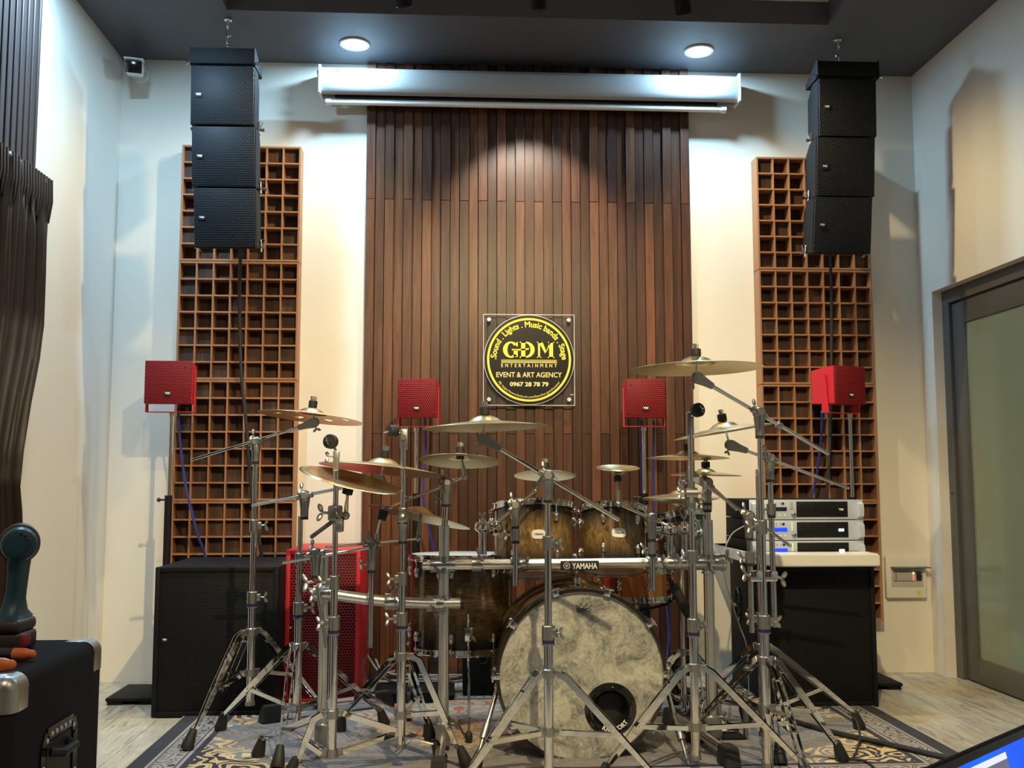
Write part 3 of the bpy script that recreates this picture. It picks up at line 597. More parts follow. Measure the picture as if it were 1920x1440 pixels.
# ================================================================== loudspeakers
def logo_plate(T, parent, loc, w=0.034, m=None):
    x, y, z = loc; b = MB(); b.cube((x, y-0.002, z), (w, 0.004, w*0.62), 0.001); pl = T.part('logo_plate', b, M_PLAST, parent)
    tb = place(textmb('TBE', w*0.36, w*0.72, 0.0006, ext=0.0003), T3((x, y-0.0042, z+w*0.02))); T.part('lettering', tb, M_WHITE, pl)

def array_speaker(name, label, group, pA, pB, Y, tilt, yaw, with_frame=None):
    """front face spans image points pA (top left) to pB (bottom right) at depth Y"""
    a, b = at(*pA, Y), at(*pB, Y); w = b.x-a.x; h = a.z-b.z; c = Vector(((a.x+b.x)/2, Y, (a.z+b.z)/2)); d = 0.23
    T = Thing(name, label, 'loudspeaker', c, group, rot=(tilt, 0, yaw), local=True); k = 0.050
    m = MB(); pl = [(-w/2, 0.012, h/2), (w/2, 0.012, h/2), (w/2, 0.012, -h/2), (-w/2, 0.012, -h/2)]; bk = [(-w/2*0.86, d, h/2-k), (w/2*0.86, d, h/2-k), (w/2*0.86, d, -h/2+k), (-w/2*0.86, d, -h/2+k)]
    m.rings([[Vector(p) for p in pl], [Vector((x*0.995, d*0.45, z*0.985)) for x, y, z in pl], [Vector(p) for p in bk]]); bmesh.ops.bevel(m.b, geom=list(m.b.edges), offset=0.004, segments=2, affect='EDGES'); T.part('cabinet', m, M_BLACK)
    m = MB(); m.box((-w/2+0.002, 0, -h/2+0.002), (w/2-0.002, 0.014, h/2-0.002), 0.004); g = T.part('grille', m, M_BLKG2)
    logo_plate(T, g, (-w/2+0.042, -0.0005, -0.003))
    for sx in (-1, 1):
        m = MB(); x = sx*w/2
        m.box((min(x, x+sx*0.006), 0.10, -h/2-0.012), (max(x, x+sx*0.006), 0.15, -h/2+0.05), 0.002); m.cyl((x-sx*0.004, 0.125, -h/2+0.012), (x+sx*0.024, 0.125, -h/2+0.012), 0.007, n=12); m.cyl((x+sx*0.022, 0.125, -h/2+0.012), (x+sx*0.028, 0.125, -h/2+0.012), 0.010, n=12)
        m.tube([(x+sx*0.010, 0.125, -h/2+0.02), (x+sx*0.020, 0.12, -h/2+0.05), (x+sx*0.006, 0.115, -h/2+0.055), (x+sx*0.004, 0.118, -h/2+0.03)], 0.0018, 6)
        T.part('rigging_pin', m, M_CHROME)
    return T, w, h, d
def fly_frame(label, pA, pB, Y, yaw, chain_px):
    a, b = at(*pA, Y), at(*pB, Y); w = b.x-a.x; h = a.z-b.z; c = Vector(((a.x+b.x)/2, Y, b.z))
    T = Thing('fly_frame', label, 'rigging frame', c, rot=(0, 0, yaw), local=True)
    m = MB(); m.box((-w/2, -0.002, 0.002), (w/2, 0.002, h), 0.001); m.box((-w/2, -0.002, 0.002), (w/2, 0.20, 0.006)); m.box((-w/2, 0.16, 0.006), (w/2, 0.164, h*0.6))
    T.part('cross_plate', m, M_BLACK)
    for sx in (-1, 1):
        m = MB(); x = sx*w/2; m.prism([(0, 0), (0.19, 0), (0.19, h*0.3), (0.03, h*1.10), (0.0, h*1.10)], -0.003, 0.003, T3((x+sx*0.003, 0, 0)) @ Matrix.Rotation(R(90), 4, 'Z')); T.part('side_plate', m, M_BLACK)
        m = MB(); m.cyl((x, 0.02, 0.012), (x+sx*0.022, 0.02, 0.012), 0.006, n=12); m.cyl((x+sx*0.020, 0.02, 0.012), (x+sx*0.026, 0.02, 0.012), 0.010, n=12); T.part('rigging_pin', m, M_CHROME)
    m = MB(); m.box((-0.012, 0.0, h*0.5), (0.012, 0.19, h*0.56), 0.001); T.part('lift_bar', m, M_BLACK)
    return T, c, h
def chain(label, top, bot):
    n = max(3, int((top-bot).length/0.042)); m = MB(); d = (bot-top)/n
    for i in range(n):
        c = top+d*(i+0.5); ax = Vector((1, 0, 0)) if i % 2 else Vector((0, 1, 0)); L = d.length*0.66; rr = 0.0115; pts = []
        for k in range(17):
            a = 2*math.pi*k/16; pts.append(c + ax*math.cos(a)*rr + Vector((0, 0, 1))*(math.sin(a)*rr + (L-rr if math.sin(a) >= 0 else -(L-rr))))
        m.tube(pts, 0.0036, 6, cap=False)
    m.cyl(top+Vector((0, 0, -0.012)), top+Vector((0, 0, 0.0)), 0.02, n=16); m.tube([top+Vector((0, 0, -0.01)), top+Vector((0.010, 0, -0.02)), top+Vector((0.008, 0, -0.034)), top+Vector((-0.008, 0, -0.034)), top+Vector((-0.010, 0, -0.02)), top+Vector((0, 0, -0.01))], 0.003, 6)
    solo('hanging_chain', m, M_CHROME, label, 'chain', origin=top)

for side, YA, yaw, boxes, frame, ch, nm in (
    ('left', 5.02, R(-1), [((358, 122), (475, 234), 3), ((360, 237), (477.5, 350), 6), ((364, 353), (478, 464), 9)], ((358, 89), (475, 121)), (428, 32), 'left'),
    ('right', 5.08, R(0), [((1534, 147), (1646, 256), 3), ((1530, 258), (1643, 368), 6), ((1525, 370), (1637, 475), 9)], ((1535, 114), (1647, 146)), (1570, 62), 'right')):
    dy = 0.0
    for i, (pa, pb, tl) in enumerate(boxes):
        array_speaker('line_array_speaker', 'black hanging line array loudspeaker, %s of the %s hanging stack' % (('top', 'middle', 'bottom')[i], nm), 'hanging speakers of the %s stack' % nm, pa, pb, YA+0.006*i*i, R(tl), yaw)
    f, c, h = fly_frame('black steel fly frame on top of the %s hanging speaker stack' % nm, frame[0], frame[1], YA, yaw, ch)
    ct = at(*ch, YA+0.09); ct.z = HC; chain('steel hanging chain above the %s speaker stack' % nm, ct, Vector((ct.x, ct.y, c.z+h*0.56)))

def red_satellite(label, pA, pB, Y, yaw, pole_px, pole_bot_px, yoke_drop, ld=(0.55, 0.25)):
    a, b = at(*pA, Y), at(*pB, Y); w = b.x-a.x; h = a.z-b.z; c = Vector(((a.x+b.x)/2, Y, (a.z+b.z)/2)); d = 0.20
    T = Thing('red_satellite_speaker', label, 'loudspeaker', c, 'small red satellite speakers', rot=(0, 0, yaw), local=True)
    m = MB(); fr = [(-w/2, 0.010, h/2), (w/2, 0.010, h/2), (w/2, 0.010, -h/2), (-w/2, 0.010, -h/2)]
    m.rings([[Vector(p) for p in fr], [Vector((x*0.98, 0.06, z*0.99)) for x, y, z in fr], [Vector((x*0.86, d, z*0.90)) for x, y, z in fr]]); bmesh.ops.bevel(m.b, geom=list(m.b.edges), offset=0.004, segments=2, affect='EDGES'); T.part('cabinet', m, M_RED)
    m = MB(); m.box((-w/2, 0, -h/2), (w/2, 0.012, h/2), 0.004); g = T.part('grille', m, M_REDG)
    logo_plate(T, g, (w*0.0, -0.0005, -h*0.28))
    m = MB()
    for x in (-0.37, 0.37):
        for z in (-0.34, 0.36): m.cyl((x*w, 0.001, z*h), (x*w, -0.002, z*h), 0.005, n=10)
    T.part('grille_screws', m, mat('dark_red_screw', (0.12, 0.01, 0.01), 0.4), g)
    yd = yoke_drop; m = MB(); t = 0.004
    m.box((-w/2-0.006, 0.055, -h/2-yd), (w/2+0.006, 0.10, -h/2-yd+t), 0.001)
    for sx in (-1, 1):
        x = sx*(w/2+0.004); m.prism([(0.05, -h/2-yd), (0.105, -h/2-yd), (0.085, h/2-0.04), (0.07, h/2-0.04)], -0.002, 0.002, T3((x, 0, 0)) @ Matrix.Rotation(R(90), 4, 'Z') )
    T.part('yoke', m, M_RED)
    return c + Vector((0, 0, -h/2-yd)), yaw

def speaker_stand(label, top, base_xy, sleeve_top_z, base, name='speaker_pole_stand'):
    x, y = top.x, top.y; T = Thing(name, label, 'speaker stand', (x, y, 0))
    m = MB(); m.cyl((x, y, 0.5), (x, y, top.z-0.001), 0.0095, n=16); m.cyl((x, y, top.z-0.02), (x, y, top.z-0.002), 0.014, n=16); T.part('inner_pole', m, M_CHROME)
    m = MB(); m.cyl((x, y, 0.014), (x, y, sleeve_top_z), 0.0185, n=20); T.part('sleeve_pole', m, M_BLACK)
    m = MB(); m.cyl((x-0.014, y, sleeve_top_z-0.022), (x-0.045, y, sleeve_top_z-0.022), 0.005, n=10); m.ball((x-0.048, y, sleeve_top_z-0.022), 0.011); T.part('clamp_knob', m, M_PLAST)
    m = MB(); m.box((base[0], base[1], 0.018), (base[2], base[3], 0.034), 0.003); m.cyl((x, y, 0.013), (x, y, 0.03), 0.03, n=20)
    for bx in (base[0]+0.04, base[2]-0.04): m.box((bx-0.035, base[1]+0.01, 0.0), (bx+0.035, base[3]-0.01, 0.019))
    T.part('base_plate', m, M_BLACK)
    return T
SX1P = 0
s1, _ = red_satellite('small red speaker on the left stand in front of the left lattice column', (272.5, 676), (357, 757), 5.18, R(2), None, None, 0.040)
t1 = s1 + Vector((0, 0.075, 0)); speaker_stand('pole stand holding the leftmost red speaker, black base plate on the floor', t1, None, at(308, 929, 5.25).z, (-1.665, 5.08, -1.430, 5.42))
s2, _ = red_satellite('small red speaker on a pole against the left part of the walnut slats', (744.5, 710), (817, 783), 5.15, R(-9), None, None, 0.045)
t2 = s2 + Vector((0, 0.075, 0)); speaker_stand('pole stand behind the floor tom holding a small red speaker', t2, None, at(785, 925, 5.2).z, (t2.x-0.20, t2.y-0.17, t2.x+0.20, t2.y+0.17))
s3, _ = red_satellite('small red speaker on a pole against the right part of the walnut slats', (1173.5, 710), (1248, 783), 5.15, R(-1), None, None, 0.045)
t3 = s3 + Vector((0, 0.075, 0)); speaker_stand('pole stand behind the hi-hat holding a small red speaker', t3, None, at(1212, 925, 5.2).z, (t3.x-0.20, t3.y-0.17, t3.x+0.20, t3.y+0.17))
s4, _ = red_satellite('small red speaker turned sideways in front of the right lattice column', (1558, 686), (1632, 758), 5.20, R(22), None, None, 0.045)
t4 = s4 + Vector((0.020, 0.075, 0)); speaker_stand('pole stand holding the rightmost red speaker, base plate beside the right subwoofer', t4, None, at(1588, 932, 5.27).z, (2.025, 5.20, 2.305, 5.50))

def subwoofer(label, x0, x1, y0, y1, h, cab, gr, logo, yaw=0, z0=0.0, handles=False, gname='grille'):
    cx, w = (x0+x1)/2, x1-x0; d = y1-y0
    T = Thing('subwoofer', label, 'loudspeaker', (cx, y0, z0), rot=(0, 0, yaw), local=True)
    m = MB(); m.box((-w/2, 0.012, 0.004), (w/2, d, h), 0.010, seg=3); T.part('cabinet', m, cab)
    m = MB(); m.box((-w/2, 0.0, 0.004), (-w/2+0.022, 0.03, h), 0.004); m.box((w/2-0.022, 0.0, 0.004), (w/2, 0.03, h), 0.004); m.box((-w/2+0.022, 0.0, 0.004), (w/2-0.022, 0.03, 0.028), 0.004); m.box((-w/2+0.022, 0.0, h-0.024), (w/2-0.022, 0.03, h), 0.004); T.part('front_frame', m, cab)
    m = MB(); m.box((-w/2+0.020, 0.007, 0.025), (w/2-0.020, 0.016, h-0.022), 0.002); g = T.part(gname, m, gr)
    if logo: logo_plate(T, g, (logo[0]-cx, 0.0065, logo[1]), 0.026)
    m = MB()
    for sx in (-1, 1):
        for yy in (0.05, d-0.05): m.cyl((sx*(w/2-0.06), yy, 0), (sx*(w/2-0.06), yy, 0.006), 0.02, n=14)
    T.part('rubber_feet', m, M_RUBBER)
    if handles:
        for yy, zz in ((0.27, 0.42), (0.52, 0.42)):
            m = MB(); m.lathe([(0.0, -0.002), (0.055, -0.002), (0.062, 0.002), (0.058, 0.006), (0.05, 0.001), (0.04, -0.001), (0, -0.001)], (-w/2-0.0005, 0, 0), (-1, 0, 0), 28)
            for v in m.b.verts: v.co = Vector((v.co.x, yy+v.co.y*0.85, zz+v.co.z*1.5))
            m.tube([(-w/2-0.004, yy-0.045, zz), (-w/2-0.012, yy, zz), (-w/2-0.004, yy+0.045, zz)], 0.010, 8)
            T.part('handle', m, M_GLOSSBLK)
    return T
a = at(287, 1200, 4.80).x; b = at(519.5, 1200, 4.80).x; hL = at(400, 1063, 4.80).z
subwoofer('large black subwoofer on the floor at the left, below the lattice column', a, b, 4.80, 5.42, hL, M_BLACK, M_BLKG, (at(308, 1201, 4.8).x, at(308, 1201, 4.8).z))
a = at(533, 1200, 5.0).x; b = at(674, 1200, 5.0).x; hR = at(600, 1034, 5.0).z
subwoofer('large red subwoofer with perforated red grille standing left of the drum kit', a, b, 5.0, 5.50, hR, M_RED, M_REDG2, (at(543, 1182, 5.0).x, at(543, 1182, 5.0).z), yaw=0, z0=RZ)
a = at(1443, 1200, 4.82).x; b = at(1644, 1200, 4.82).x; hS = 0.664
subwoofer('black subwoofer under the white worktop at the right, amplifiers stacked above', a, b, 4.82, 5.50, hS, M_BLACK, M_BLKG, None, handles=True)
SX0, SX1 = a, b
# worktop: front strip with a cut-out where the amplifiers stand, rounded left end
wx0 = at(1362, 1015, 5.25).x; wx1 = at(1646, 1040, 4.70).x; zt_ = 0.730; zb_ = 0.672
m = MB(); yfr = 4.68; ax0, ax1 = at(1396, 950, 4.93).x, at(1616, 950, 4.86).x
poly = [(wx1, yfr), (wx1, 5.50), (ax1+0.02, 5.50), (ax1+0.02, 4.83), (ax0-0.01, 4.83), (ax0-0.01, 5.50), (wx0, 5.50), (wx0, 5.20)]
for k in range(0, 9):
    t_ = k/8*math.pi/2; poly.append((wx0 + (SX0-wx0+0.02)*(1-math.cos(t_)), 5.20-(5.20-yfr)*math.sin(t_)))
v0 = [m.b.verts.new((x, y, zb_)) for x, y in poly]; v1 = [m.b.verts.new((x, y, zt_)) for x, y in poly]
m.b.faces.new(list(reversed(v0))); m.b.faces.new(v1)
for i in range(len(poly)): j = (i+1) % len(poly); m.b.faces.new((v0[i], v0[j], v1[j], v1[i]))
bmesh.ops.bevel(m.b, geom=[e for e in m.b.edges if abs(e.verts[0].co.z-e.verts[1].co.z) < 1e-5], offset=0.005, segments=2, affect='EDGES')
solo('worktop', m, M_WORKTOP, 'white curved-end worktop resting on the right black subwoofer', 'worktop', origin=((wx0+wx1)/2, 5.1, zb_))

def amplifier(z0, label, lit, k):
    x0, x1 = ax0+0.002, ax1; yf = 4.85; h = 0.0965
    T = Thing('power_amplifier', label, 'amplifier', ((x0+x1)/2, yf, z0), 'rack amplifiers stacked on the right worktop')
    xl = at(1419, 960, yf).x
    m = MB(); m.box((xl-0.022, yf+0.006, z0), (x1-0.022, 5.33, z0+h-0.002), 0.002); T.part('chassis', m, M_BLACK)
    if k == 0:
        m = MB()
        for xx in (xl+0.02, x1-0.06):
            for yy in (yf+0.05, 5.28): m.cyl((xx, yy, hS), (xx, yy, z0+0.001), 0.015, n=14)
        T.part('rubber_feet', m, M_RUBBER)
    m = MB(); m.box((xl-0.036, yf-0.002, z0+0.0005), (x1, yf+0.005, z0+h-0.0015), 0.0015)
    fp = T.part('face_plate', m, M_SILVER)
    gx0, gx1 = at(1493, 960, yf).x, at(1589, 960, yf).x
    m = MB(); m.box((gx0, yf-0.006, z0+0.012), (gx1, yf-0.001, z0+h-0.010), 0.002); g = T.part('vent_grille', m, mat('amp_grille', (0.012, 0.012, 0.012), 0.4) if k < 0 else M_AMPG)
    if lit:
        m = MB(); m.cube((gx1-0.036, yf-0.0075, z0+h*0.5), (0.026, 0.003, 0.012), 0.001); T.part('lit_logo', m, M_LOGOLIT, g)
    else:
        T.part('lettering', place(textmb('TBE', 0.012, 0.024, 0.0005), T3((gx1-0.034, yf-0.0065, z0+h*0.46))), M_WHITE, g)
    m = MB(); m.box((at(1450, 960, yf).x, yf-0.004, z0+h*0.42), (at(1475, 960, yf).x, yf-0.001, z0+h*0.62), 0.001)
    if lit:
        T.part('display', m, M_DISP, label='glowing blue display')
    else:
        T.part('display', m, mat('display_off', (0.012, 0.016, 0.05), 0.15), label='dark display')
    m = MB(); kx = at(1487, 960, yf).x; m.lathe([(0.0105, 0), (0.0100, 0.014), (0.008, 0.016), (0, 0.016)], (kx, yf-0.002, z0+0.024), (0, -1, 0), 20, False); T.part('gain_knob', m, M_CAST)
    for j in range(3):
        m = MB(); m.cyl((at(1452+j*9.5, 960, yf).x, yf-0.002, z0+0.022), (at(1452+j*9.5, 960, yf).x, yf-0.006, z0+0.022), 0.0045, n=14); T.part('button', m, M_WHITE)
    m = MB()
    for j in range(4): m.cube((at(1484, 960, yf).x, yf-0.0025, z0+h-0.016-0.010*j), (0.014 if not lit else 0.004, 0.001, 0.002 if not lit else 0.004))
    T.part('indicator_light' if lit else 'printed_marks', m, M_GREENLED if lit else M_PLAST)
    m = MB()
    for j, (u, ww) in enumerate(((1455, 0.002), (1463, 0.002), (1468, 0.012))): m.cube((at(u, 960, yf).x, yf-0.0024, z0+h-0.020), (ww, 0.0008, 0.012))
    T.part('printed_marks', m, M_PLAST)
    for xa_, xb_ in ((xl-0.034, xl-0.006), (x1-0.032, x1-0.004)):
        m = MB(); m.prism([(0.0, 0.008), (0.0, h-0.012), (-0.028, h-0.022), (-0.032, h*0.5), (-0.028, 0.016)], xa_+0.004, xb_-0.002, Matrix(((0, 1, 0, 0), (1, 0, 0, yf), (0, 0, 1, z0), (0, 0, 0, 1)))); T.part('rack_handle', m, M_SILVER)
M_AMPG = grille('amp_vent_grille', (0.007, 0.007, 0.008), (0.001, 0.001, 0.001), 0.011, 0.5, 0.36)
M_LOGOLIT = mat('lit_logo', (1, 1, 1), 0.4, emis=(0.9, 0.96, 1.0), estr=3.0)
M_DISP = mat('blue_display', (0.02, 0.05, 0.6), 0.3, emis=(0.0, 0.03, 1.0), estr=1.3)
M_GREENLED = mat('green_led', (0.3, 0.9, 0.2), 0.3, emis=(0.5, 1.0, 0.25), estr=1.5)
for k, lb in enumerate(('silver rack amplifier at the bottom of the stack, blue display, half behind the worktop', 'silver rack amplifier in the middle of the stack with blue display', 'silver rack amplifier on top of the stack with dark display')):
    amplifier(0.6865+k*0.0985, lb, k < 2, k)

# ================================================================== cables on the wall side
def cable(label, pts, r, m_, name='cable', group=None):
    P_ = [Vector(p) for p in pts]; out = []
    for i in range(len(P_)-1):
        p0, p1, p2, p3 = P_[max(i-1, 0)], P_[i], P_[i+1], P_[min(i+2, len(P_)-1)]
        for k in range(8):
            t = k/8; out.append(0.5*((2*p1) + (p2-p0)*t + (2*p0-5*p1+4*p2-p3)*t*t + (3*p1-p0-3*p2+p3)*t**3))
    out.append(P_[-1]); b = MB(); b.tube(out, r, 8); solo(name, b, m_, label, 'cable', group, origin=out[0])
cable('black cable hanging from the left speaker stack down the lattice column', [at(452, 440, 5.22), at(449, 560, 5.42), at(452, 690, 5.45), at(462, 800, 5.46), at(472, 930, 5.5), at(489, 1030, 5.5), at(500, 1120, 5.52)], 0.009, M_RUBBER)
cable('black cable hanging from the right speaker stack down the lattice column', [at(1556, 470, 5.3), at(1559, 560, 5.42), at(1559, 660, 5.45), at(1557, 800, 5.45), at(1552, 900, 5.46), at(1547, 960, 5.48), at(1547, 1000, 5.50)], 0.009, M_RUBBER)
cable('blue cable running down from the leftmost red speaker', [at(334, 765, 5.28), at(338, 830, 5.34), at(350, 920, 5.38), at(370, 1000, 5.42), at(384, 1040, 5.47), at(388, 1100, 5.5)], 0.0065, M_BLUECAB)
cable('blue cable running down from the rightmost red speaker behind the amplifiers', [at(1541, 772, 5.15), at(1539, 830, 5.3), at(1531, 890, 5.4), at(1522, 935, 5.45), at(1515, 1000, 5.52)], 0.0065, M_BLUECAB)
cable('blue cable hanging behind the red speaker left of the sign', [at(796, 770, 5.28), at(798, 840, 5.4), at(793, 930, 5.4), at(806, 1000, 5.42), at(815, 1060, 5.45), at(818, 1240, 5.5)], 0.006, M_BLUECAB)
cable('blue cable with white tag hanging behind the red speaker right of the sign', [at(1203, 790, 5.28), at(1203, 870, 5.42), at(1207, 960, 5.45), at(1214, 1060, 5.45), at(1216, 1240, 5.5)], 0.006, M_BLUECAB)
cable('second blue cable hanging right of the pole behind the hi-hat', [at(1226, 790, 5.28), at(1225, 870, 5.42), at(1228, 960, 5.45), at(1246, 1100, 5.4), at(1254, 1190, 5.35), at(1248, 1250, 5.3)], 0.006, M_BLUECAB)
# ================================================================== drum hardware
V = Vector; Z = V((0, 0, 1))
def wing(c, out, r=0.013, sc=1.0):
    """wing nut: hub plus two lobes, out = direction of its spindle"""
    c = V(c); o = V(out).normalized(); s = o.orthogonal().normalized() if abs(o.z) > 0.9 else o.cross(Z).normalized()
    w = (Z*0.9+s*0.35).normalized() if abs(o.z) < 0.9 else s
    m = MB(); m.cyl(c, c+o*0.024*sc, 0.0055*sc, n=10); n_ = o.cross(w).normalized()
    for k in (-1, 1):
        ax = (w*k+o*0.45).normalized(); bx = n_.cross(ax); q = c+o*0.024*sc+ax*0.019*sc
        MM = Matrix(((ax.x, bx.x, n_.x), (ax.y, bx.y, n_.y), (ax.z, bx.z, n_.z))); m.ball(q, 0.018*sc, 12, (1.0, 0.55, 0.24), MM)
    return m
def add_wing(T, c, out, parent=None, sc=1.0):
    sc *= 0.78; return T.part('wing_nut', wing(c, out, sc=sc), M_CAST, parent)
def ring_collar(T, p, r, h=0.05, wdir=(1, 0, 0), ring=True, pm=None):
    p = V(p); m = MB(); m.lathe([(r+0.001, -h/2), (r+0.0065, -h/2), (r+0.0065, h/2-0.003), (r+0.004, h/2), (r, h/2)], p, Z, 24); w = V(wdir).normalized()
    m.box((-0.011, 0, -h*0.3), (0.011, r+0.018, h*0.3), 0.003, Matrix.Translation(p) @ w.to_track_quat('Y', 'Z').to_matrix().to_4x4())
    c = T.part('height_clamp', m, pm or M_CAST); add_wing(T, p+w*(r+0.014), w, c)
    if ring:
        m = MB(); m.cyl(p-Z*(h/2), p-Z*(h/2+0.012), r+0.005, n=24); T.part('plastic_sleeve', m, M_PLAST, c)
        m = MB(); m.cyl(p-Z*(h/2+0.012), p-Z*(h/2+0.018), r+0.0058, n=24); T.part('violet_ring', m, M_BLUERING, c)
    return c
def legs(T, x, y, hubz, colz, feet, r=0.0165, zf=RZ):
    m = MB(); m.lathe([(r+0.0005, -0.016), (r+0.006, -0.016), (r+0.006, 0.012), (r+0.002, 0.016)], (x, y, hubz), Z, 24)
    m2 = MB(); m2.lathe([(r+0.0005, -0.014), (r+0.006, -0.014), (r+0.006, 0.014), (r+0.0005, 0.014)], (x, y, colz), Z, 24)
    for f in feet:
        d = V((f[0]-x, f[1]-y, 0)).normalized()
        for z, q in ((hubz, m), (colz, m2)): q.box((-0.010, r+0.002, -0.012), (0.010, r+0.030, 0.012), 0.002, Matrix.Translation((x, y, z)) @ d.to_track_quat('Y', 'Z').to_matrix().to_4x4())
    T.part('leg_hub', m, M_CAST); T.part('leg_collar', m2, M_CAST)
    for f in feet:
        F_ = V((f[0], f[1], zf)); d = V((f[0]-x, f[1]-y, 0)); L = d.length; d.normalize(); s = d.cross(Z)
        A = V((x, y, hubz)) + d*(r+0.020); B = V((x, y, hubz)) + d*(r+0.050) - Z*0.016; C = F_ + Z*0.075 - d*0.022; E_ = F_ + Z*0.045
        m = MB()
        for k in (-1, 1):
            pts = [(A, 0.011), (B, 0.0125), (B.lerp(C, 0.55), 0.0125), (C, 0.007), (E_, 0.004)]; rows = []
            for i, (p, wd) in enumerate(pts):
                q0 = pts[max(i-1, 0)][0]; q1 = pts[min(i+1, len(pts)-1)][0]; t_ = (q1-q0).normalized(); up = s.cross(t_).normalized(); up = up if up.z > 0 else -up
                off = s*k*(0.0125 if i < 3 else (0.008 if i == 3 else 0.003)); hh = 0.0105 if i < 3 else 0.007
                rows.append([p+off+up*hh+s*0.0011, p+off+up*hh-s*0.0011, p+off-up*hh-s*0.0011, p+off-up*hh+s*0.0011])
            m.rings(rows)
        for t_ in (0.12, 0.6): q = B.lerp(C, t_); m.cyl(q-s*0.015, q+s*0.015, 0.004, n=10)
        lg = T.part('leg', m, M_CHROME)
        ax = (C-E_).normalized(); m = MB(); ft = [(0.0, -0.052), (0.024, -0.052), (0.0265, -0.044), (0.022, -0.01), (0.014, 0.036), (0.008, 0.039)]
        tilt_ax = (Z*0.92 - d*0.38).normalized(); m.lathe([(rr, hh*0.9) for rr, hh in ft], F_+Z*0.046-d*0.0, tilt_ax, 18)
        for v in m.b.verts:
            if v.co.z < zf+0.001: v.co.z = zf+0.001
        T.part('rubber_foot', m, M_RUBBER, lg)
        G = B.lerp(C, 0.60)
        m = MB(); H0 = V((x, y, colz)) + d*(r+0.022)
        for k in (-1, 1):
            o = s*k*0.0095; t_ = (G-H0).normalized(); up = s.cross(t_).normalized(); m.rings([[p+o+up*0.008+s*0.001, p+o+up*0.008-s*0.001, p+o-up*0.008-s*0.001, p+o-up*0.008+s*0.001] for p in (H0, G)])
        T.part('leg_brace', m, M_CHROME)
def column(T, x, y, zs, rs, colls, zb=0.035):
    """nested tubes: zs = tube tops from the bottom up, rs = radii"""
    z0 = zb
    for z1, r in zip(zs, rs):
        m = MB(); m.cyl((x, y, z0), (x, y, z1), r, n=28); T.part('tube', m, M_CHROME); z0 = z1-0.002
    if True:
        m = MB(); m.lathe([(rs[0]+0.0005, 0.0), (rs[0]+0.004, 0.0), (rs[0]+0.004, 0.014), (rs[0]+0.0005, 0.014)], (x, y, zb), Z, 20, False); T.part('tube_end_ring', m, M_CAST)
    for z, r, wd, rg in colls: ring_collar(T, (x, y, z), r, wdir=wd, ring=rg)
def boom(T, joint, a, b, r=0.0065, clampband=None):
    """boom rod from a to b passing the ball joint"""
    joint, a, b = V(joint), V(a), V(b); d = (b-a).normalized(); m = MB(); m.cyl(a, b, r, n=14); m.ball(a, r*1.08, 10); bm_ = T.part('boom_rod', m, M_CHROME)
    m = MB(); m.ball(joint, 0.0255, 20, (1.0, 0.85, 0.92)); m.lathe([(0.014, -0.085), (0.0165, -0.082), (0.0165, -0.055), (0.0215, -0.020), (0.018, 0.0)], joint, Z, 24, True)
    m.cyl(joint-d*0.034, joint-d*0.012, r+0.005, n=14); m.cyl(joint+d*0.012, joint+d*0.034, r+0.005, n=14); T.part('boom_joint', m, M_CAST)
    f = V((0, -1, 0.1)).normalized(); m = MB(); m.cyl(joint+f*0.012, joint+f*0.024, 0.013, n=18); T.part('joint_cap', m, M_CAST)
    add_wing(T, joint+V((-0.006, 0.004, 0.012)), V((-0.45, 0.2, 0.85)))
    m = MB(); m.cyl(joint-Z*0.085, joint-Z*0.094, 0.0162, n=20); T.part('plastic_sleeve', m, M_PLAST)
    if clampband:
        p = a.lerp(b, clampband); m = MB(); m.cyl(p-d*0.010, p+d*0.010, r+0.005, n=14); m.box(p+V((-0.006, -0.006, -0.022)), p+V((0.006, 0.006, -0.006)), 0.002); T.part('memory_lock', m, M_CAST)
    return bm_
def tilter(T, p0, rod_top, bdir, felt=True, sleeve_h=0.03, felt_lo=0.0, mt=None):
    """gear tilter: body along bdir starting where the boom ends, spindle to rod_top with felts and wing nut"""
    p0 = V(p0); b = V(bdir).normalized(); rt = V(rod_top); mt = mt or M_GREYCAST; piv = p0 + b*0.058; s = V((0, -1, 0)); s = (s-b*s.dot(b)).normalized(); u = b.cross(s).normalized()
    MM = Matrix(((b.x, s.x, u.x, p0.x), (b.y, s.y, u.y, p0.y), (b.z, s.z, u.z, p0.z), (0, 0, 0, 1)))
    m = MB(); m.prism([(-0.018, -0.011), (0.012, -0.014), (0.052, -0.0225), (0.073, -0.017), (0.080, 0), (0.073, 0.017), (0.052, 0.0225), (0.012, 0.014), (-0.018, 0.011)], -0.008, 0.008, MM); bmesh.ops.bevel(m.b, geom=list(m.b.edges), offset=0.003, segments=2, affect='EDGES'); m.cyl(piv+s*0.008, piv+s*0.012, 0.0165, n=22); m.cyl(piv+s*0.012, piv+s*0.015, 0.010, n=18); m.box((0.0, 0.008, -0.003), (0.036, 0.0095, 0.003), 0, MM); T.part('tilter', m, mt)
    n = (rt-piv).normalized(); m = MB(); m.cyl(piv, rt+n*0.012, 0.0038, n=10); m.cyl(piv+n*0.004, piv+n*0.02, 0.007, n=12); T.part('spindle', m, M_CHROME)
    add_wing(T, piv-u*0.014*(1 if u.z > 0 else -1), -u if u.z > 0 else u, sc=0.8)
    return n
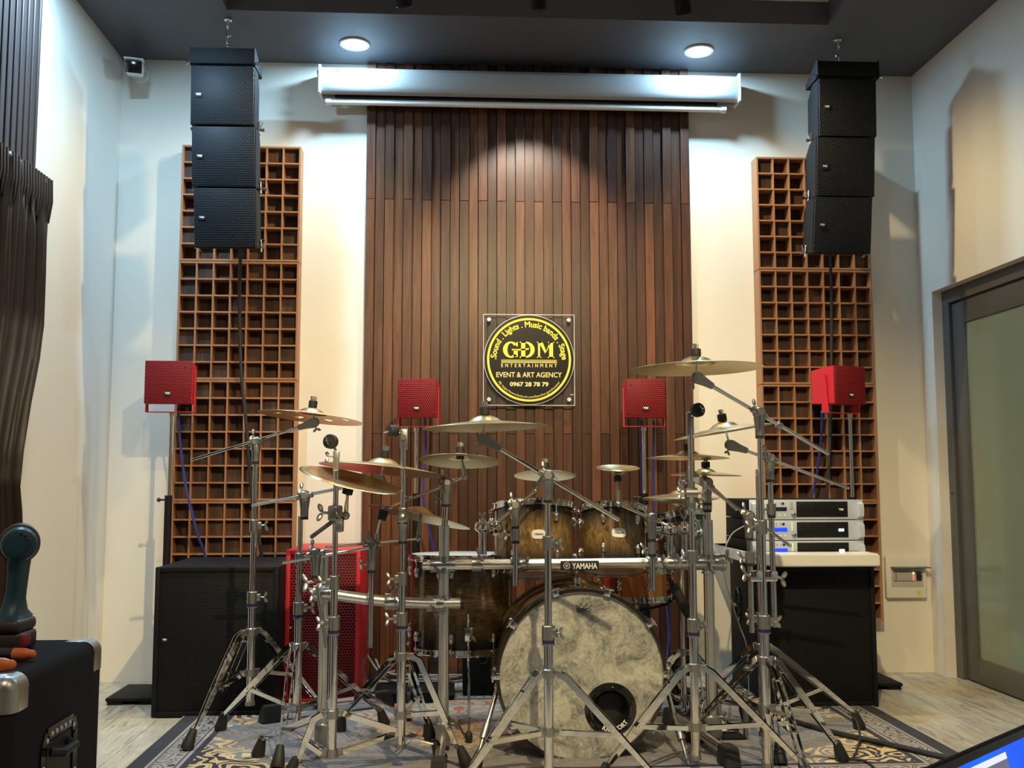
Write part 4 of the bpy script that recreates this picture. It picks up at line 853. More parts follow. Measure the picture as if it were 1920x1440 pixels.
def felts(T, c, n, up=True, lo=True, uh=0.030, r=0.0175, glassy=False):
    """sleeve nut and felts about the cymbal centre c along its normal n"""
    c = V(c); n = V(n).normalized()
    if up:
        m = MB(); m.lathe([(0, 0.0), (r, 0.0), (r+0.001, 0.004), (r+0.001, uh-0.003), (r-0.002, uh), (0, uh)], c, n, 22); T.part('felt', m, M_RUBBER if not glassy else M_BLACK)
        m = MB(); q = c+n*uh; sd = n.orthogonal().normalized(); m.cyl(q, q+n*0.018, 0.0045, n=10)
        for k in (-1, 0, 1): m.cyl(q+sd*k*0.010, q+sd*k*0.013+n*0.017, 0.0038, n=8)
        T.part('quick_set_nut', m, M_CAST)
    if lo:
        m = MB(); m.lathe([(0, 0), (r-0.002, 0.0), (r-0.001, -0.003), (r-0.001, -0.019), (r-0.003, -0.022), (0, -0.022)], c, n, 22); T.part('felt', m, M_RUBBER)

def normal(roll, pitch):
    """roll>0: right edge lower; pitch>0: tips away so the underside shows"""
    r, p = R(roll), R(pitch); return V((math.sin(r)*math.cos(p), math.sin(p), math.cos(r)*math.cos(p)))
def cymbal(label, c, rad, n, mt=None, bell=None, bellh=None, arch=0.055, flip=False, holes=0, china=False, group='cymbals of the drum kit', sizes=None):
    bell = bell or rad*0.22+0.012; bh = bellh or bell*0.42; rise = rad*arch*1.6; prof = [(0.006, 0.0), (bell*0.35, -bh*0.10), (bell*0.70, -bh*0.42), (bell*0.93, -bh*0.83), (bell*1.05, -bh)]
    steps = 12
    for i in range(1, steps+1):
        t = i/steps; rr = bell*1.05+(rad-bell*1.05)*t; z = -bh - rise*(t**1.35)
        if china and t > 0.82: z += rise*(t-0.82)*4.0
        prof.append((rr, z))
    th = 0.0013; under = [(r_, z-th) for r_, z in reversed(prof)]; full = prof+[(rad+0.0004, prof[-1][1]-th/2)]+under
    o = bpy.data.objects.new('cymbal', None)
    m = MB(); m.lathe(full, n=96)
    if flip:
        for v in m.b.verts: v.co.z = -v.co.z
    if holes:
        ob_faces = []
        hs = [(rad*0.66*math.cos(2*math.pi*(k+0.3)/holes), rad*0.66*math.sin(2*math.pi*(k+0.3)/holes)) for k in range(holes)]
    me = m.mesh('cymbal', mt or M_BRASS, None, 60); o = bpy.data.objects.new('cymbal', me); COL.objects.link(o)
    o.location = c; q = V((0, 0, 1)).rotation_difference(n); o.rotation_euler = q.to_euler()
    if holes:
        cut = MB()
        for hx_, hy_ in hs: cut.cyl((hx_, hy_, -0.2), (hx_, hy_, 0.2), rad*0.085, n=24)
        cme = cut.mesh('cut', M_BRASS); co = bpy.data.objects.new('cut', cme); COL.objects.link(co)
        co.location = c; co.rotation_euler = q.to_euler(); md = o.modifiers.new('holes', 'BOOLEAN'); md.object = co; md.operation = 'DIFFERENCE'; md.solver = 'EXACT'
        bpy.context.view_layer.update(); ev = bpy.data.meshes.new_from_object(o.evaluated_get(bpy.context.evaluated_depsgraph_get())); o.modifiers.clear(); o.data = ev; ev.name = 'cymbal'; bpy.data.objects.remove(co)
    o['label'] = label; o['category'] = 'cymbal'; o['group'] = group
    return o
def mx(px, Y): return px/(F/Y)      # pixels to metres at depth Y (approximately)

def stand(label, px, py, Y, zs_px, rs, colls_px, hub, col, bot, feet, name='cymbal_stand'):
    """feet: image points on the floor or (dx, dy) world offsets"""
    b = at(px, py, Y); x, y = b.x, b.y; T = Thing(name, label, 'cymbal stand', (x, y, RZ), 'chrome cymbal stands')
    zz = lambda v: at(px, v, Y).z
    column(T, x, y, [zz(v) for v in zs_px], rs, [(zz(v), r, w_, g) for v, r, w_, g in colls_px], zb=max(RZ+0.01, zz(bot)))
    ff = []
    for f in feet:
        if isinstance(f[0], float): ff.append((x+f[0], y+f[1]))
        else: q = onfloor(f[0], f[1], RZ); ff.append((q.x, q.y))
    legs(T, x, y, zz(hub), zz(col), ff)
    return T, x, y, zz
RS3 = (0.0165, 0.0130, 0.0098); RS2 = (0.0165, 0.0130)
XP, XN = (1, 0, 0.0), (-1, -0.2, 0)

# --- S1 far left, boom to the holed crash
T, x, y, zz = stand('chrome boom stand at the far left, holding the cymbal with round holes', 476, 1000, 4.40, [1120, 975, 868], RS3, [(1120, 0.0165, XP, True), (985, 0.013, XP, False)], 1184, 1261, 1322, [(357, 1405), (602, 1345), (411, 1338)])
J = V((x, y, zz(829))); a = at(362, 862, 4.50); b = at(566, 800, 4.36); boom(T, J, J+(a-J), J+(b-J)); n1 = normal(6, 3); c1 = at(586, 764, 4.36)
tilter(T, b, c1, (b-J)); felts(T, c1, n1, lo=False)
cymbal('bronze cymbal with round holes on the far left boom stand', c1, mx(97, 4.36), n1, holes=7)
# --- S2
T, x, y, zz = stand('chrome boom stand second from the left, low ride cymbal on its boom', 562, 1050, 4.15, [1146, 1043, 968], RS3, [(1140, 0.0165, XP, True), (1048, 0.013, XP, False)], 1212, 1326, 1362, [(417, 1370), (716, 1362), (523, 1438)])
J = V((x+0.015, y, zz(930))); a = at(474, 948, 4.2); b = at(688, 906, 4.10); boom(T, J, a, b); n2 = normal(6, 4); c2 = at(721, 858, 4.08)
tilter(T, b, c2, (b-J)); felts(T, c2, n2, lo=False)
cymbal('large ride cymbal beside the left edge of the walnut slats', c2, mx(118, 4.08), n2)
# --- S3 with multi clamp and low arm for the upturned cymbal
T, x, y, zz = stand('chrome stand third from the left with low flat tripod and upright black felt', 627, 1100, 3.80, [1172, 1082, 868], RS3, [(1168, 0.0165, XN, True), (1092, 0.013, XN, False)], 1338, 1412, 1420, [(488, 1420), (820, 1428), (548, 1462)])
p = V((x, y, zz(868))); m = MB(); m.box(p+V((-0.011, -0.012, -0.03)), p+V((0.011, 0.012, 0.045)), 0.004); T.part('tilter', m, M_GREYCAST); add_wing(T, p+V((-0.012, 0, 0.022)), (-1, 0, 0), sc=0.9)
q = at(620, 828, 3.79); nn = V((-0.35, -1, 0.1)).normalized(); m = MB(); m.cyl(p+Z*0.04, q+V((0, 0.02, 0)), 0.005, n=10); m.cyl(q+nn*-0.03, q+nn*0.035, 0.004, n=10); T.part('spindle', m, M_CHROME)
m = MB(); m.lathe([(0, -0.012), (0.026, -0.012), (0.027, -0.008), (0.027, 0.010), (0.024, 0.013), (0, 0.013)], q, nn, 28); T.part('felt', m, M_RUBBER); add_wing(T, q+nn*0.012, nn, sc=0.7)
jc = V((x, y, zz(962))); m = MB(); m.box(jc+V((-0.026, -0.024, -0.028)), jc+V((0.024, 0.024, 0.028)), 0.007); m.box(jc+V((0.0, -0.02, -0.07)), jc+V((0.03, 0.02, -0.02)), 0.006); cl = T.part('multi_clamp', m, M_CAST); add_wing(T, jc+V((-0.024, -0.005, 0)), (-1, 0, 0.1), cl, 1.3); add_wing(T, jc+V((0.0, -0.022, 0.015)), (0.2, -1, -0.1), cl)
a = at(585, 1006, 3.85); b = at(634, 970, 3.78); m = MB(); m.cyl(a, b, 0.008, n=14); m.ball(a, 0.0085, 10); T.part('boom_rod', m, M_DARKGREY)
jt = at(648, 967, 3.82); m = MB(); m.ball(jt, 0.016, 14); m.cyl(jc, jt, 0.008, n=12); T.part('tilter', m, M_GREYCAST)
n3 = normal(14, -8); c3 = at(656, 906, 3.86); f3 = at(652, 921, 3.84); m = MB(); m.cyl(jt, f3, 0.006, n=10); m.cyl(jt, jt.lerp(f3, 0.55), 0.0095, 0.007, n=12); T.part('spindle', m, M_CHROME)
m = MB(); m.lathe([(0, -0.011), (0.019, -0.011), (0.020, -0.008), (0.020, 0.008), (0.018, 0.011), (0, 0.011)], f3, n3, 24); T.part('felt', m, M_RUBBER)
cymbal('bright cymbal tilted steeply, lowest of the cymbals left of the walnut slats', c3, mx(96, 3.86), n3, M_BRASS2, flip=True, china=True, arch=0.03, bellh=0.010)
# --- S4
T, x, y, zz = stand('chrome straight stand in front of the floor tom with sideways black felt', 754, 1100, 3.90, [1165, 1078, 830], RS3, [(1160, 0.0165, XN, True), (1085, 0.013, XN, False)], 1230, 1340, 1402, [(640, 1372), (868, 1440), (803, 1385)])
p = V((x, y, zz(826))); m = MB(); m.box(p+V((-0.014, -0.010, -0.035)), p+V((0.018, 0.010, 0.045)), 0.008); m.cyl(p+V((0, -0.010, 0.012)), p+V((0, -0.015, 0.012)), 0.011, n=18); T.part('tilter', m, M_CAST)
q = at(737, 808, 3.89); nn = V((-0.9, -0.45, -0.1)).normalized(); m = MB(); m.cyl(p+Z*0.03+nn*-0.005, q-nn*0.01, 0.006, n=10); m.cyl(q, q+nn*0.04, 0.004, n=10); T.part('spindle', m, M_CHROME)
m = MB(); m.lathe([(0, -0.016), (0.022, -0.016), (0.024, -0.01), (0.022, 0.014), (0.016, 0.016), (0, 0.016)], q, nn, 28); T.part('felt', m, M_RUBBER)
m = MB()
for k in (-0.008, 0.004, 0.014): m.cyl(p+V((k, 0, 0.03)), p+V((k, 0, 0.055)), 0.0045, n=10)
T.part('quick_set_nut', m, M_CAST)
J = V((x, y, zz(972))); m = MB(); m.ball(J, 0.026, 18, (1, 0.8, 1)); m.lathe([(0.015, -0.085), (0.0165, -0.08), (0.0165, -0.05), (0.024, -0.02)], J, Z, 22, True); m.box(J+V((-0.015, -0.014, 0.018)), J+V((0.015, 0.014, 0.040)), 0.003); T.part('boom_joint', m, M_CAST); m = MB(); m.cyl(J-Z*0.085, J-Z*0.096, 0.0165, n=20); T.part('plastic_sleeve', m, M_PLAST)
# --- S5 centre, crash on its boom
T, x, y, zz = stand('chrome boom stand standing in front of the bass drum', 1028, 1150, 3.60, [1190, 1018, 925], RS3, [(1186, 0.0165, (0.8, -0.6, 0), True), (1018, 0.013, (0.8, -0.6, 0), False)], 1262, 1372, 1452, [(-0.33, -0.20), (-0.24, 0.24), (0.37, -0.10)])
J = V((x, y, zz(893))); a = at(1158, 974, 3.62); b = at(932, 838, 3.60); boom(T, J, a, b, 0.0075); n5 = normal(-1.5, 1.0); c5 = at(909, 778, 3.60)
tilter(T, b, c5, (b-J)); felts(T, c5, n5, lo=False)
cymbal('crash cymbal hanging just below the round company sign', c5, mx(117, 3.60), n5)
# --- S6
T, x, y, zz = stand('chrome straight stand at the right of the bass drum with upright black felt', 1299, 1100, 3.78, [1175, 1038, 800], RS3, [(1172, 0.0165, (0.6, -0.8, 0.), True), (1044, 0.013, (-0.6, 0.8, 0.), False)], 1251, 1363, 1424, [(-0.36, -0.14), (0.36, -0.13), (1322, 1392)])
p = V((x, y, zz(800))); m = MB(); m.box(p+V((-0.014, -0.009, -0.035)), p+V((0.014, 0.009, 0.055)), 0.006); T.part('tilter', m, M_GREYCAST)
q = at(1308, 769, 3.76); nn = V((0.35, -1, 0.1)).normalized(); m = MB(); m.cyl(p+Z*0.035, q, 0.006, n=10); m.cyl(q, q+nn*0.035, 0.004, n=10); T.part('spindle', m, M_CHROME)
m = MB(); m.lathe([(0, -0.012), (0.025, -0.012), (0.0265, -0.008), (0.0265, 0.010), (0.023, 0.013), (0, 0.013)], q, nn, 28); T.part('felt', m, M_RUBBER); add_wing(T, q+nn*0.012, nn, sc=0.6)
J = V((x, y, zz(925))); m = MB(); m.cyl(J+V((-0.022, 0, 0)), J+V((0.022, 0, 0)), 0.021, n=24); m.lathe([(0.014, -0.065), (0.017, -0.06), (0.017, -0.03), (0.012, 0.0)], J, Z, 20, True); m.cyl(J+Z*0.015, J+Z*0.045, 0.013, n=18); T.part('boom_joint', m, M_CAST); add_wing(T, J+V((-0.02, 0, 0)), (-1, 0, 0)); add_wing(T, J+V((0.02, 0, 0)), (1, 0, 0), sc=1.2)
# --- S7 tall, right
T, x, y, zz = stand('tall chrome boom stand at the right carrying the highest cymbal', 1430, 1050, 3.72, [1175, 990, 815], RS3, [(1166, 0.0165, XP, True), (988, 0.013, (-1, -0.1, 0), False)], 1238, 1329, 1438, [(1574, 1428), (1300, 1392), (0.05, -0.32)])
J = V((x, y, zz(775))); a = at(1551, 850, 3.85); b = at(1330, 721, 3.66); boom(T, J, a, b, 0.0075, clampband=0.42); n9 = normal(-1, 0.5); c9 = at(1305, 667, 3.62)
tilter(T, b, c9, (b-J)); felts(T, c9, n9, lo=False, uh=0.026)
cymbal('highest cymbal of the kit, large, on the right boom stand', c9, mx(125, 3.62), n9)
# attachments clamped beside S7
for k, (pz, sx) in enumerate(((1080, 1), (1080, -1))):
    jc = V((x+0.028*sx, y, zz(pz))); m = MB(); m.box(jc+V((-0.024, -0.018, -0.020)), jc+V((0.024, 0.018, 0.020)), 0.007); cl = T.part('multi_clamp', m, M_CHROME); add_wing(T, jc+V((0.02*sx, -0.004, 0.0)), (sx, -0.2, 0.5 if sx < 0 else -0.5), cl, 1.2)
XS7, YS7, zz7 = x, y, zz
# --- S10 stand behind
T, x, y, zz = stand('chrome stand hidden behind the tall right boom stand', 1427, 1150, 4.15, [1150, 985, 880], RS3, [(1160, 0.0165, (-1, 0, 0), True)], 1213, 1330, 1380, [(1607, 1368), (1300, 1352), (1462, 1432)])

def arm(label, clamp, top, r, J, a, b, c, n, fel=(True, False), name='cymbal_holder', tl=True, low=None, cast=M_CAST, uh=0.03, mtl=None):
    """vertical L-arm held by a clamp, ball joint, short boom and tilter"""
    T = Thing(name, label, 'cymbal holder', low, 'clamped cymbal holders')
    low, J = V(low), V(J); m = MB(); m.cyl(low, V((low.x*0.3+J.x*0.7, low.y*0.3+J.y*0.7, J.z-0.07)) if False else J-Z*0.05, r, n=18); T.part('tube', m, M_CHROME)
    boom(T, J, a, b, 0.0062)
    if tl: tilter(T, b, c, (V(b)-J)); 
    else:
        m = MB(); m.ball(b, 0.014, 14); m.cyl(b, V(c), 0.0065, n=12); m.cyl(b, V(b).lerp(V(c), 0.5), 0.010, 0.008, n=14); T.part('tilter', m, cast)
    felts(T, c, n, fel[0], fel[1], uh=uh)
    if clamp is not None:
        q = V((low.x+(J.x-low.x)*0.5, low.y, clamp)); m = MB(); m.lathe([(r+0.001, -0.022), (r+0.007, -0.022), (r+0.007, 0.022), (r+0.001, 0.022)], q, Z, 20); cl = T.part('height_clamp', m, M_CAST); add_wing(T, q+V((-r-0.004, 0, 0.0)), (-1, -0.3, 0), cl)
        m = MB(); m.cyl(q-Z*0.022, q-Z*0.034, r+0.005, n=18); T.part('plastic_sleeve', m, M_PLAST, cl)
    return T
# C10 arm on the tube beside S7
J = at(1443, 860, 4.0); low = V((J.x+0.004, J.y, at(1455, 1176, 4.0).z)); b = at(1394, 843, 4.0); a = at(1590, 915, 4.12); n10 = normal(-9, 1.0); c10 = at(1355, 790, 3.98)
arm('cymbal arm beside the tall right stand, boom rod sloping down to the right', at(1443, 955, 4.0).z, None, 0.011, J, a, b, c10, n10, low=low)
cymbal('thin cymbal tilted up to the right, second highest at the right', c10, mx(98, 3.98), n10)
# C11 arm: dark tilter reaching up left
J = at(1404, 968, 3.9); low = V((J.x+0.002, J.y, at(1420, 1186, 3.9).z)); b = at(1316, 905, 4.0); a = at(1481, 1023, 3.85); n11 = normal(0.5, 1.5); c11 = at(1290, 843, 4.05)
arm('cymbal arm left of the tall right stand with a dark rod rising to the left', at(1411, 1045, 3.9).z, None, 0.011, J, a, b, c11, n11, low=low, uh=0.022)
cymbal('flat cymbal right of the fourth red speaker, above the hi-hat', c11, mx(77, 4.05), n11)

# ================================================================== drum rack
YR = 4.15
pl, pr = at(832, 1150, YR), at(1330, 1150, YR+0.05)
T = Thing('drum_rack', 'brushed aluminium drum rack with two posts and a long horizontal bar', 'drum rack', ((pl.x+pr.x)/2, YR, RZ))
def hexbar(m, a, b, r=0.024, n=16):
    a, b = V(a), V(b); d = (b-a).normalized(); u = (Z if abs(d.z) < 0.9 else V((0, 1, 0))); u = (u-d*u.dot(d)).normalized(); v = d.cross(u); rows = []
    for p in (a, b):
        row = []
        for i in range(32):
            an = 2*math.pi*i/32; rr = r*(0.90 if i % 8 == 4 else 1.0); row.append(p+(u*math.cos(an)+v*math.sin(an))*rr)
        rows.append(row)
    return m.rings(rows)
RBAR = 0.0215
zbar = at(1000, 1058, YR).z
for p_, ztop, nm in ((pl, at(832, 985, YR).z, 'l'), (pr, at(1328, 975, YR+0.05).z, 'r')):
    m = MB(); hexbar(m, (p_.x, p_.y, RZ+0.06), (p_.x, p_.y, ztop), RBAR); T.part('post', m, M_ALU, ang=20)
m = MB(); ba, bb = at(797, 1056, YR), at(1352, 1060, YR+0.05); hexbar(m, (ba.x, YR, zbar), (bb.x, YR+0.05, zbar), RBAR); T.part('main_bar', m, M_ALU, ang=20)
# lower left wing, bowed towards the viewer
wl = at(585, 1108, 4.02); wr = at(866, 1131, YR); pts = []
for k in range(13):
    t_ = k/12; pts.append(V((wl.x+(wr.x-wl.x)*t_, 4.03+(YR-4.03)*t_, wl.z+(wr.z-wl.z)*(1-(1-t_)**2))))
m = MB(); m.tube(pts, RBAR, 20); T.part('wing_bar', m, M_ALU, ang=20)
m = MB(); e = pts[-1]; m.cyl(e+V((-0.006, 0, 0)), e+V((0.008, 0, 0)), RBAR+0.002, n=20); T.part('end_cap', m, M_PLAST)
m = MB(); e = V((ba.x, YR, zbar)); m.cyl(e+V((-0.010, 0, 0)), e+V((0.006, 0, 0)), RBAR+0.001, n=20); T.part('end_cap', m, M_ALU)
wp = at(604, 1200, 4.03)
m = MB(); hexbar(m, (wp.x, 4.07, RZ+0.05), (wp.x, 4.07, at(604, 1030, 4.07).z), 0.0185); T.part('post', m, M_ALU, ang=20)
def rack_clamp(p, ax, r=0.030, L=0.075, wd=(0, -1, -0.6), sat=None):
    """split cast clamp around a bar: body along ax with a second ring around the post"""
    p = V(p); ax = V(ax).normalized(); m = MB(); m.lathe([(r-0.006, -L/2), (r, -L/2), (r+0.001, -L/2+0.004), (r+0.001, L/2-0.004), (r, L/2), (r-0.006, L/2)], p, ax, 28)
    m.lathe([(r+0.0015, -0.004), (r+0.0035, -0.003), (r+0.0035, 0.003), (r+0.0015, 0.004)], p+ax*L*0.2, ax, 28)
    if sat is not None: m.lathe([(r-0.006, -0.032), (r, -0.032), (r, 0.032), (r-0.006, 0.032)], sat, Z if abs(ax.z) < 0.5 else V((1, 0, 0)), 28)
    c = T.part('rack_clamp', m, M_SATIN); add_wing(T, p+V(wd).normalized()*(r-0.004), wd, c, 1.15); return c
M_SATIN = mat('satin_silver_clamp', (0.52, 0.54, 0.56), 0.24, 1.0)
rack_clamp((pl.x-0.005, YR, zbar), (1, 0, 0), 0.031, 0.10, (-0.4, -0.8, -0.6), sat=V((pl.x, pl.y, zbar)))
rack_clamp((pr.x-0.02, YR+0.05, zbar), (1, 0, 0), 0.031, 0.09, (0.3, -0.9, -0.3), sat=V((pr.x, pr.y, zbar))); rack_clamp((pr.x+0.045, YR+0.05, zbar), (1, 0, 0), 0.034, 0.05, (0.5, -0.7, 0.5))
zw = at(832, 1131, YR).z; rack_clamp((pl.x-0.035, YR-0.01, zw), (1, 0, 0), 0.032, 0.07, (0.0, -0.8, -0.6), sat=V((pl.x, pl.y, zw)))
m = MB(); m.lathe([(RBAR, 0), (RBAR+0.008, 0), (RBAR+0.008, 0.006), (RBAR, 0.006)], (pl.x, pl.y, zw-0.045), Z, 24); m.lathe([(RBAR, 0), (RBAR+0.008, 0), (RBAR+0.008, 0.006), (RBAR, 0.006)], (pl.x, pl.y, zbar-0.045), Z, 24); m.lathe([(RBAR, 0), (RBAR+0.008, 0), (RBAR+0.008, 0.006), (RBAR, 0.006)], (pr.x, pr.y, zbar-0.045), Z, 24); T.part('memory_collar', m, M_ALU)
wc = at(610, 1112, 4.04); rack_clamp(pts[1], (1, 0, 0), 0.030, 0.085, (-0.9, -0.3, -0.1), sat=V((wp.x, 4.07, pts[1].z)))
wc2 = pts[6]; rack_clamp(wc2+V((0.012, 0, 0)), (1, 0, 0), 0.031, 0.05, (0.2, -0.1, 1))
for px_ in (895, 968, 1222, 1262, 1288): q = at(px_, 1058, YR+0.03); rack_clamp((q.x, YR+0.05*max(0, (px_-832)/500), zbar), (1, 0, 0), 0.029, 0.045, (0.1, -0.5, 0.9) if px_ in (895, 1262) else (0.9, -0.5, 0.2))
# T-feet
def tfoot(x0, y0, x1, y1, ends=(True, True)):
    a, b = V((x0, y0, RZ+0.045)), V((x1, y1, RZ+0.045)); m = MB(); hexbar(m, a, b, 0.0185); f = T.part('foot_bar', m, M_ALU, ang=20); d = (b-a).normalized(); sd = d.cross(Z)
    for p, k in ((a, -1), (b, 1)):
        MM = Matrix(((d.x*k, sd.x, 0, p.x), (d.y*k, sd.y, 0, p.y), (0, 0, 1, RZ), (0, 0, 0, 1))); m = MB(); m.rings([[MM @ V(q) for q in r_] for r_ in ([(-0.05, -0.026, 0.072), (-0.05, 0.026, 0.072), (0.03, 0.026, 0.072), (0.03, -0.026, 0.072)], [(-0.055, -0.032, 0.001), (-0.055, 0.032, 0.001), (0.045, 0.032, 0.001), (0.045, -0.032, 0.001)])]); bmesh.ops.bevel(m.b, geom=list(m.b.edges), offset=0.004, segments=2, affect='EDGES'); T.part('rubber_foot', m, M_RUBBER, f)
f1, f2 = onfloor(484, 1354, RZ), onfloor(726, 1330, RZ); tfoot(f1.x+0.05, f1.y, f2.x-0.02, f2.y+0.06)
f1 = onfloor(822, 1462, RZ); tfoot(f1.x, f1.y, pl.x, pl.y+0.25)
f1 = onfloor(1372, 1440, RZ); tfoot(f1.x, f1.y+0.03, pr.x-0.10, pr.y+0.30)
for q in (pl, pr): 
    m = MB(); m.box((q.x-0.03, q.y-0.03, RZ+0.02), (q.x+0.03, q.y+0.03, RZ+0.11), 0.008); T.part('base_clamp', m, M_CAST); add_wing(T, (q.x+0.03, q.y, RZ+0.10), (1, -0.2, 0.1))
m = MB(); m.box((wp.x-0.026, 4.07-0.026, RZ+0.02), (wp.x+0.026, 4.07+0.026, RZ+0.13), 0.008); T.part('base_clamp', m, M_CAST)
# name plate
a, b = at(1051, 1052, YR-0.03), at(1123, 1069, YR-0.03); m = MB(); m.box((a.x, YR-0.034, b.z), (b.x, YR-0.020, a.z), 0.002); np_ = T.part('name_plate', m, M_PLAST, label='black name plate')
cc = (a+b)/2; hgt = a.z-b.z; T.part('lettering', place(textmb('YAMAHA', hgt*0.86, (b.x-a.x)*0.66, 0.0008), T3((cc.x+(b.x-a.x)*0.125, YR-0.0345, cc.z-hgt*0.32))), M_WHITE, np_)
m = MB(); lc = V((a.x+(b.x-a.x)*0.16, YR-0.0345, cc.z)); rr = hgt*0.36; m.lathe([(rr*0.88, 0), (rr, 0), (rr, -0.001), (rr*0.88, -0.001), (rr*0.88, 0)], lc, (0, 1, 0), 32)
for k in range(3):
    an = R(90+60*k); d_ = V((math.cos(an), 0, math.sin(an)))*rr*0.72; m.strip(lc-d_, lc+d_, d_.cross(V((0, 1, 0))), rr*0.10, (0, 1, 0), 0.001); 
T.part('logo', m, M_WHITE, np_)
RACK = T
# ---- arms mounted on the rack
J = at(838, 905, YR); low = V((pl.x, pl.y, at(832, 990, YR).z)); a = at(732, 952, YR-0.02); b = at(872, 893, YR+0.02); n6 = normal(2, 9.5); c6 = at(863, 851, YR+0.02)
arm('cymbal arm on top of the left rack post', at(838, 935, YR).z, None, 0.0135, J, a, b, c6, n6, fel=(True, True), tl=False, low=low)
cymbal('medium cymbal above the left rack post showing its underside', c6+n6*0.004, mx(75, YR+0.02), n6)
J = at(966, 948, YR-0.01); low = V((J.x, J.y, at(966, 1098, YR).z)); a = at(935, 977, YR-0.04); b = at(1004, 920, YR+0.04); n7 = normal(1, 10); c7 = at(1022, 881, YR+0.06)
arm('cymbal arm on the rack bar in front of the left rack tom', at(966, 1003, YR).z, None, 0.0115, J, a, b, c7, n7, fel=(True, True), tl=False, low=low)
cymbal('small splash cymbal behind the centre boom stand', c7+n7*0.004, mx(58, YR+0.06), n7)
J = at(1222, 972, YR-0.01); low = V((J.x, J.y, at(1222, 1108, YR).z)); a = at(1252, 985, YR-0.02); b = at(1160, 945, YR+0.02); n8 = normal(0, 8); c8 = at(1158, 893, YR+0.02)
arm('cymbal arm on the rack bar reaching left over the right rack tom', at(1222, 1028, YR).z, None, 0.0115, J, a, b, c8, n8, fel=(False, True), tl=False, low=low)
cymbal('tiny upturned bell cymbal above the right rack tom', c8, mx(41, YR+0.02), normal(0, -9), M_BRASS2, flip=True, bell=0.030, bellh=0.020, arch=0.10)
J = at(1326, 905, YR+0.04); low = V((pr.x, pr.y, at(1328, 976, YR+0.05).z)); a = at(1380, 955, YR); b = at(1322, 900, YR+0.06); n12 = normal(1, 0.5); c12 = at(1323, 877, YR+0.06)
arm('cymbal arm on top of the right rack post', at(1326, 945, YR+0.04).z, None, 0.013, J, a, b, c12, n12, tl=False, low=low, uh=0.026)
cymbal('small splash cymbal above the right rack post', c12, mx(67, YR+0.06), n12)
# left wing arms
J = at(697, 1022, 4.02); low = V((J.x, J.y, at(695, 1214, 4.02).z)); a = at(612, 1026, 4.02); b = at(785, 1010, 4.16); n4 = normal(13, 7); c4 = at(790, 950, 4.20)
arm('long cymbal arm clamped to the left wing of the rack', at(697, 1058, 4.02).z, None, 0.011, J, a, b, c4-n4*0.004, n4, fel=(False, True), tl=False, low=low)
cymbal('reddish tilted cymbal partly hidden behind the left rack post', c4, mx(97, 4.20), n4)
T = Thing('cymbal_holder', 'short cymbal arm with black felt beside the red subwoofer', 'cymbal holder', low+V((0.01, 0, 0.2)), 'clamped cymbal holders')
f_ = at(718, 965, 4.02); j_ = at(706, 1006, 4.01); m = MB(); m.cyl(j_, f_+V((0.002, 0, 0.03)), 0.0045, n=10); m.cyl(j_-Z*0.01, j_+Z*0.012, 0.009, n=12); T.part('spindle', m, M_CHROME); felts(T, f_, (f_-j_).normalized(), True, True, uh=0.018, r=0.0185)
J = at(592, 1038, 4.00); low = V((J.x+0.008, J.y, at(597, 1090, 4.0).z)); a = at(532, 1055, 4.02); b = at(692, 1027, 3.99)
T = Thing('cymbal_holder', 'empty boom arm clamped at the left end of the rack wing', 'cymbal holder', low, 'clamped cymbal holders')
m = MB(); m.cyl(low, J-Z*0.05, 0.012, n=16); m.cyl(low+V((0.0, 0.0, -0.02)), at(612, 1215, 4.0), 0.008, n=14); T.part('tube', m, M_CHROME); boom(T, J, a, b, 0.0062); add_wing(T, low+V((-0.012, 0, 0.0)), (-1, -0.2, -0.2), sc=1.4)
m = MB(); m.ball(at(604, 1168, 3.99), 0.012, 12); T.part('locking_knob', m, M_CAST)
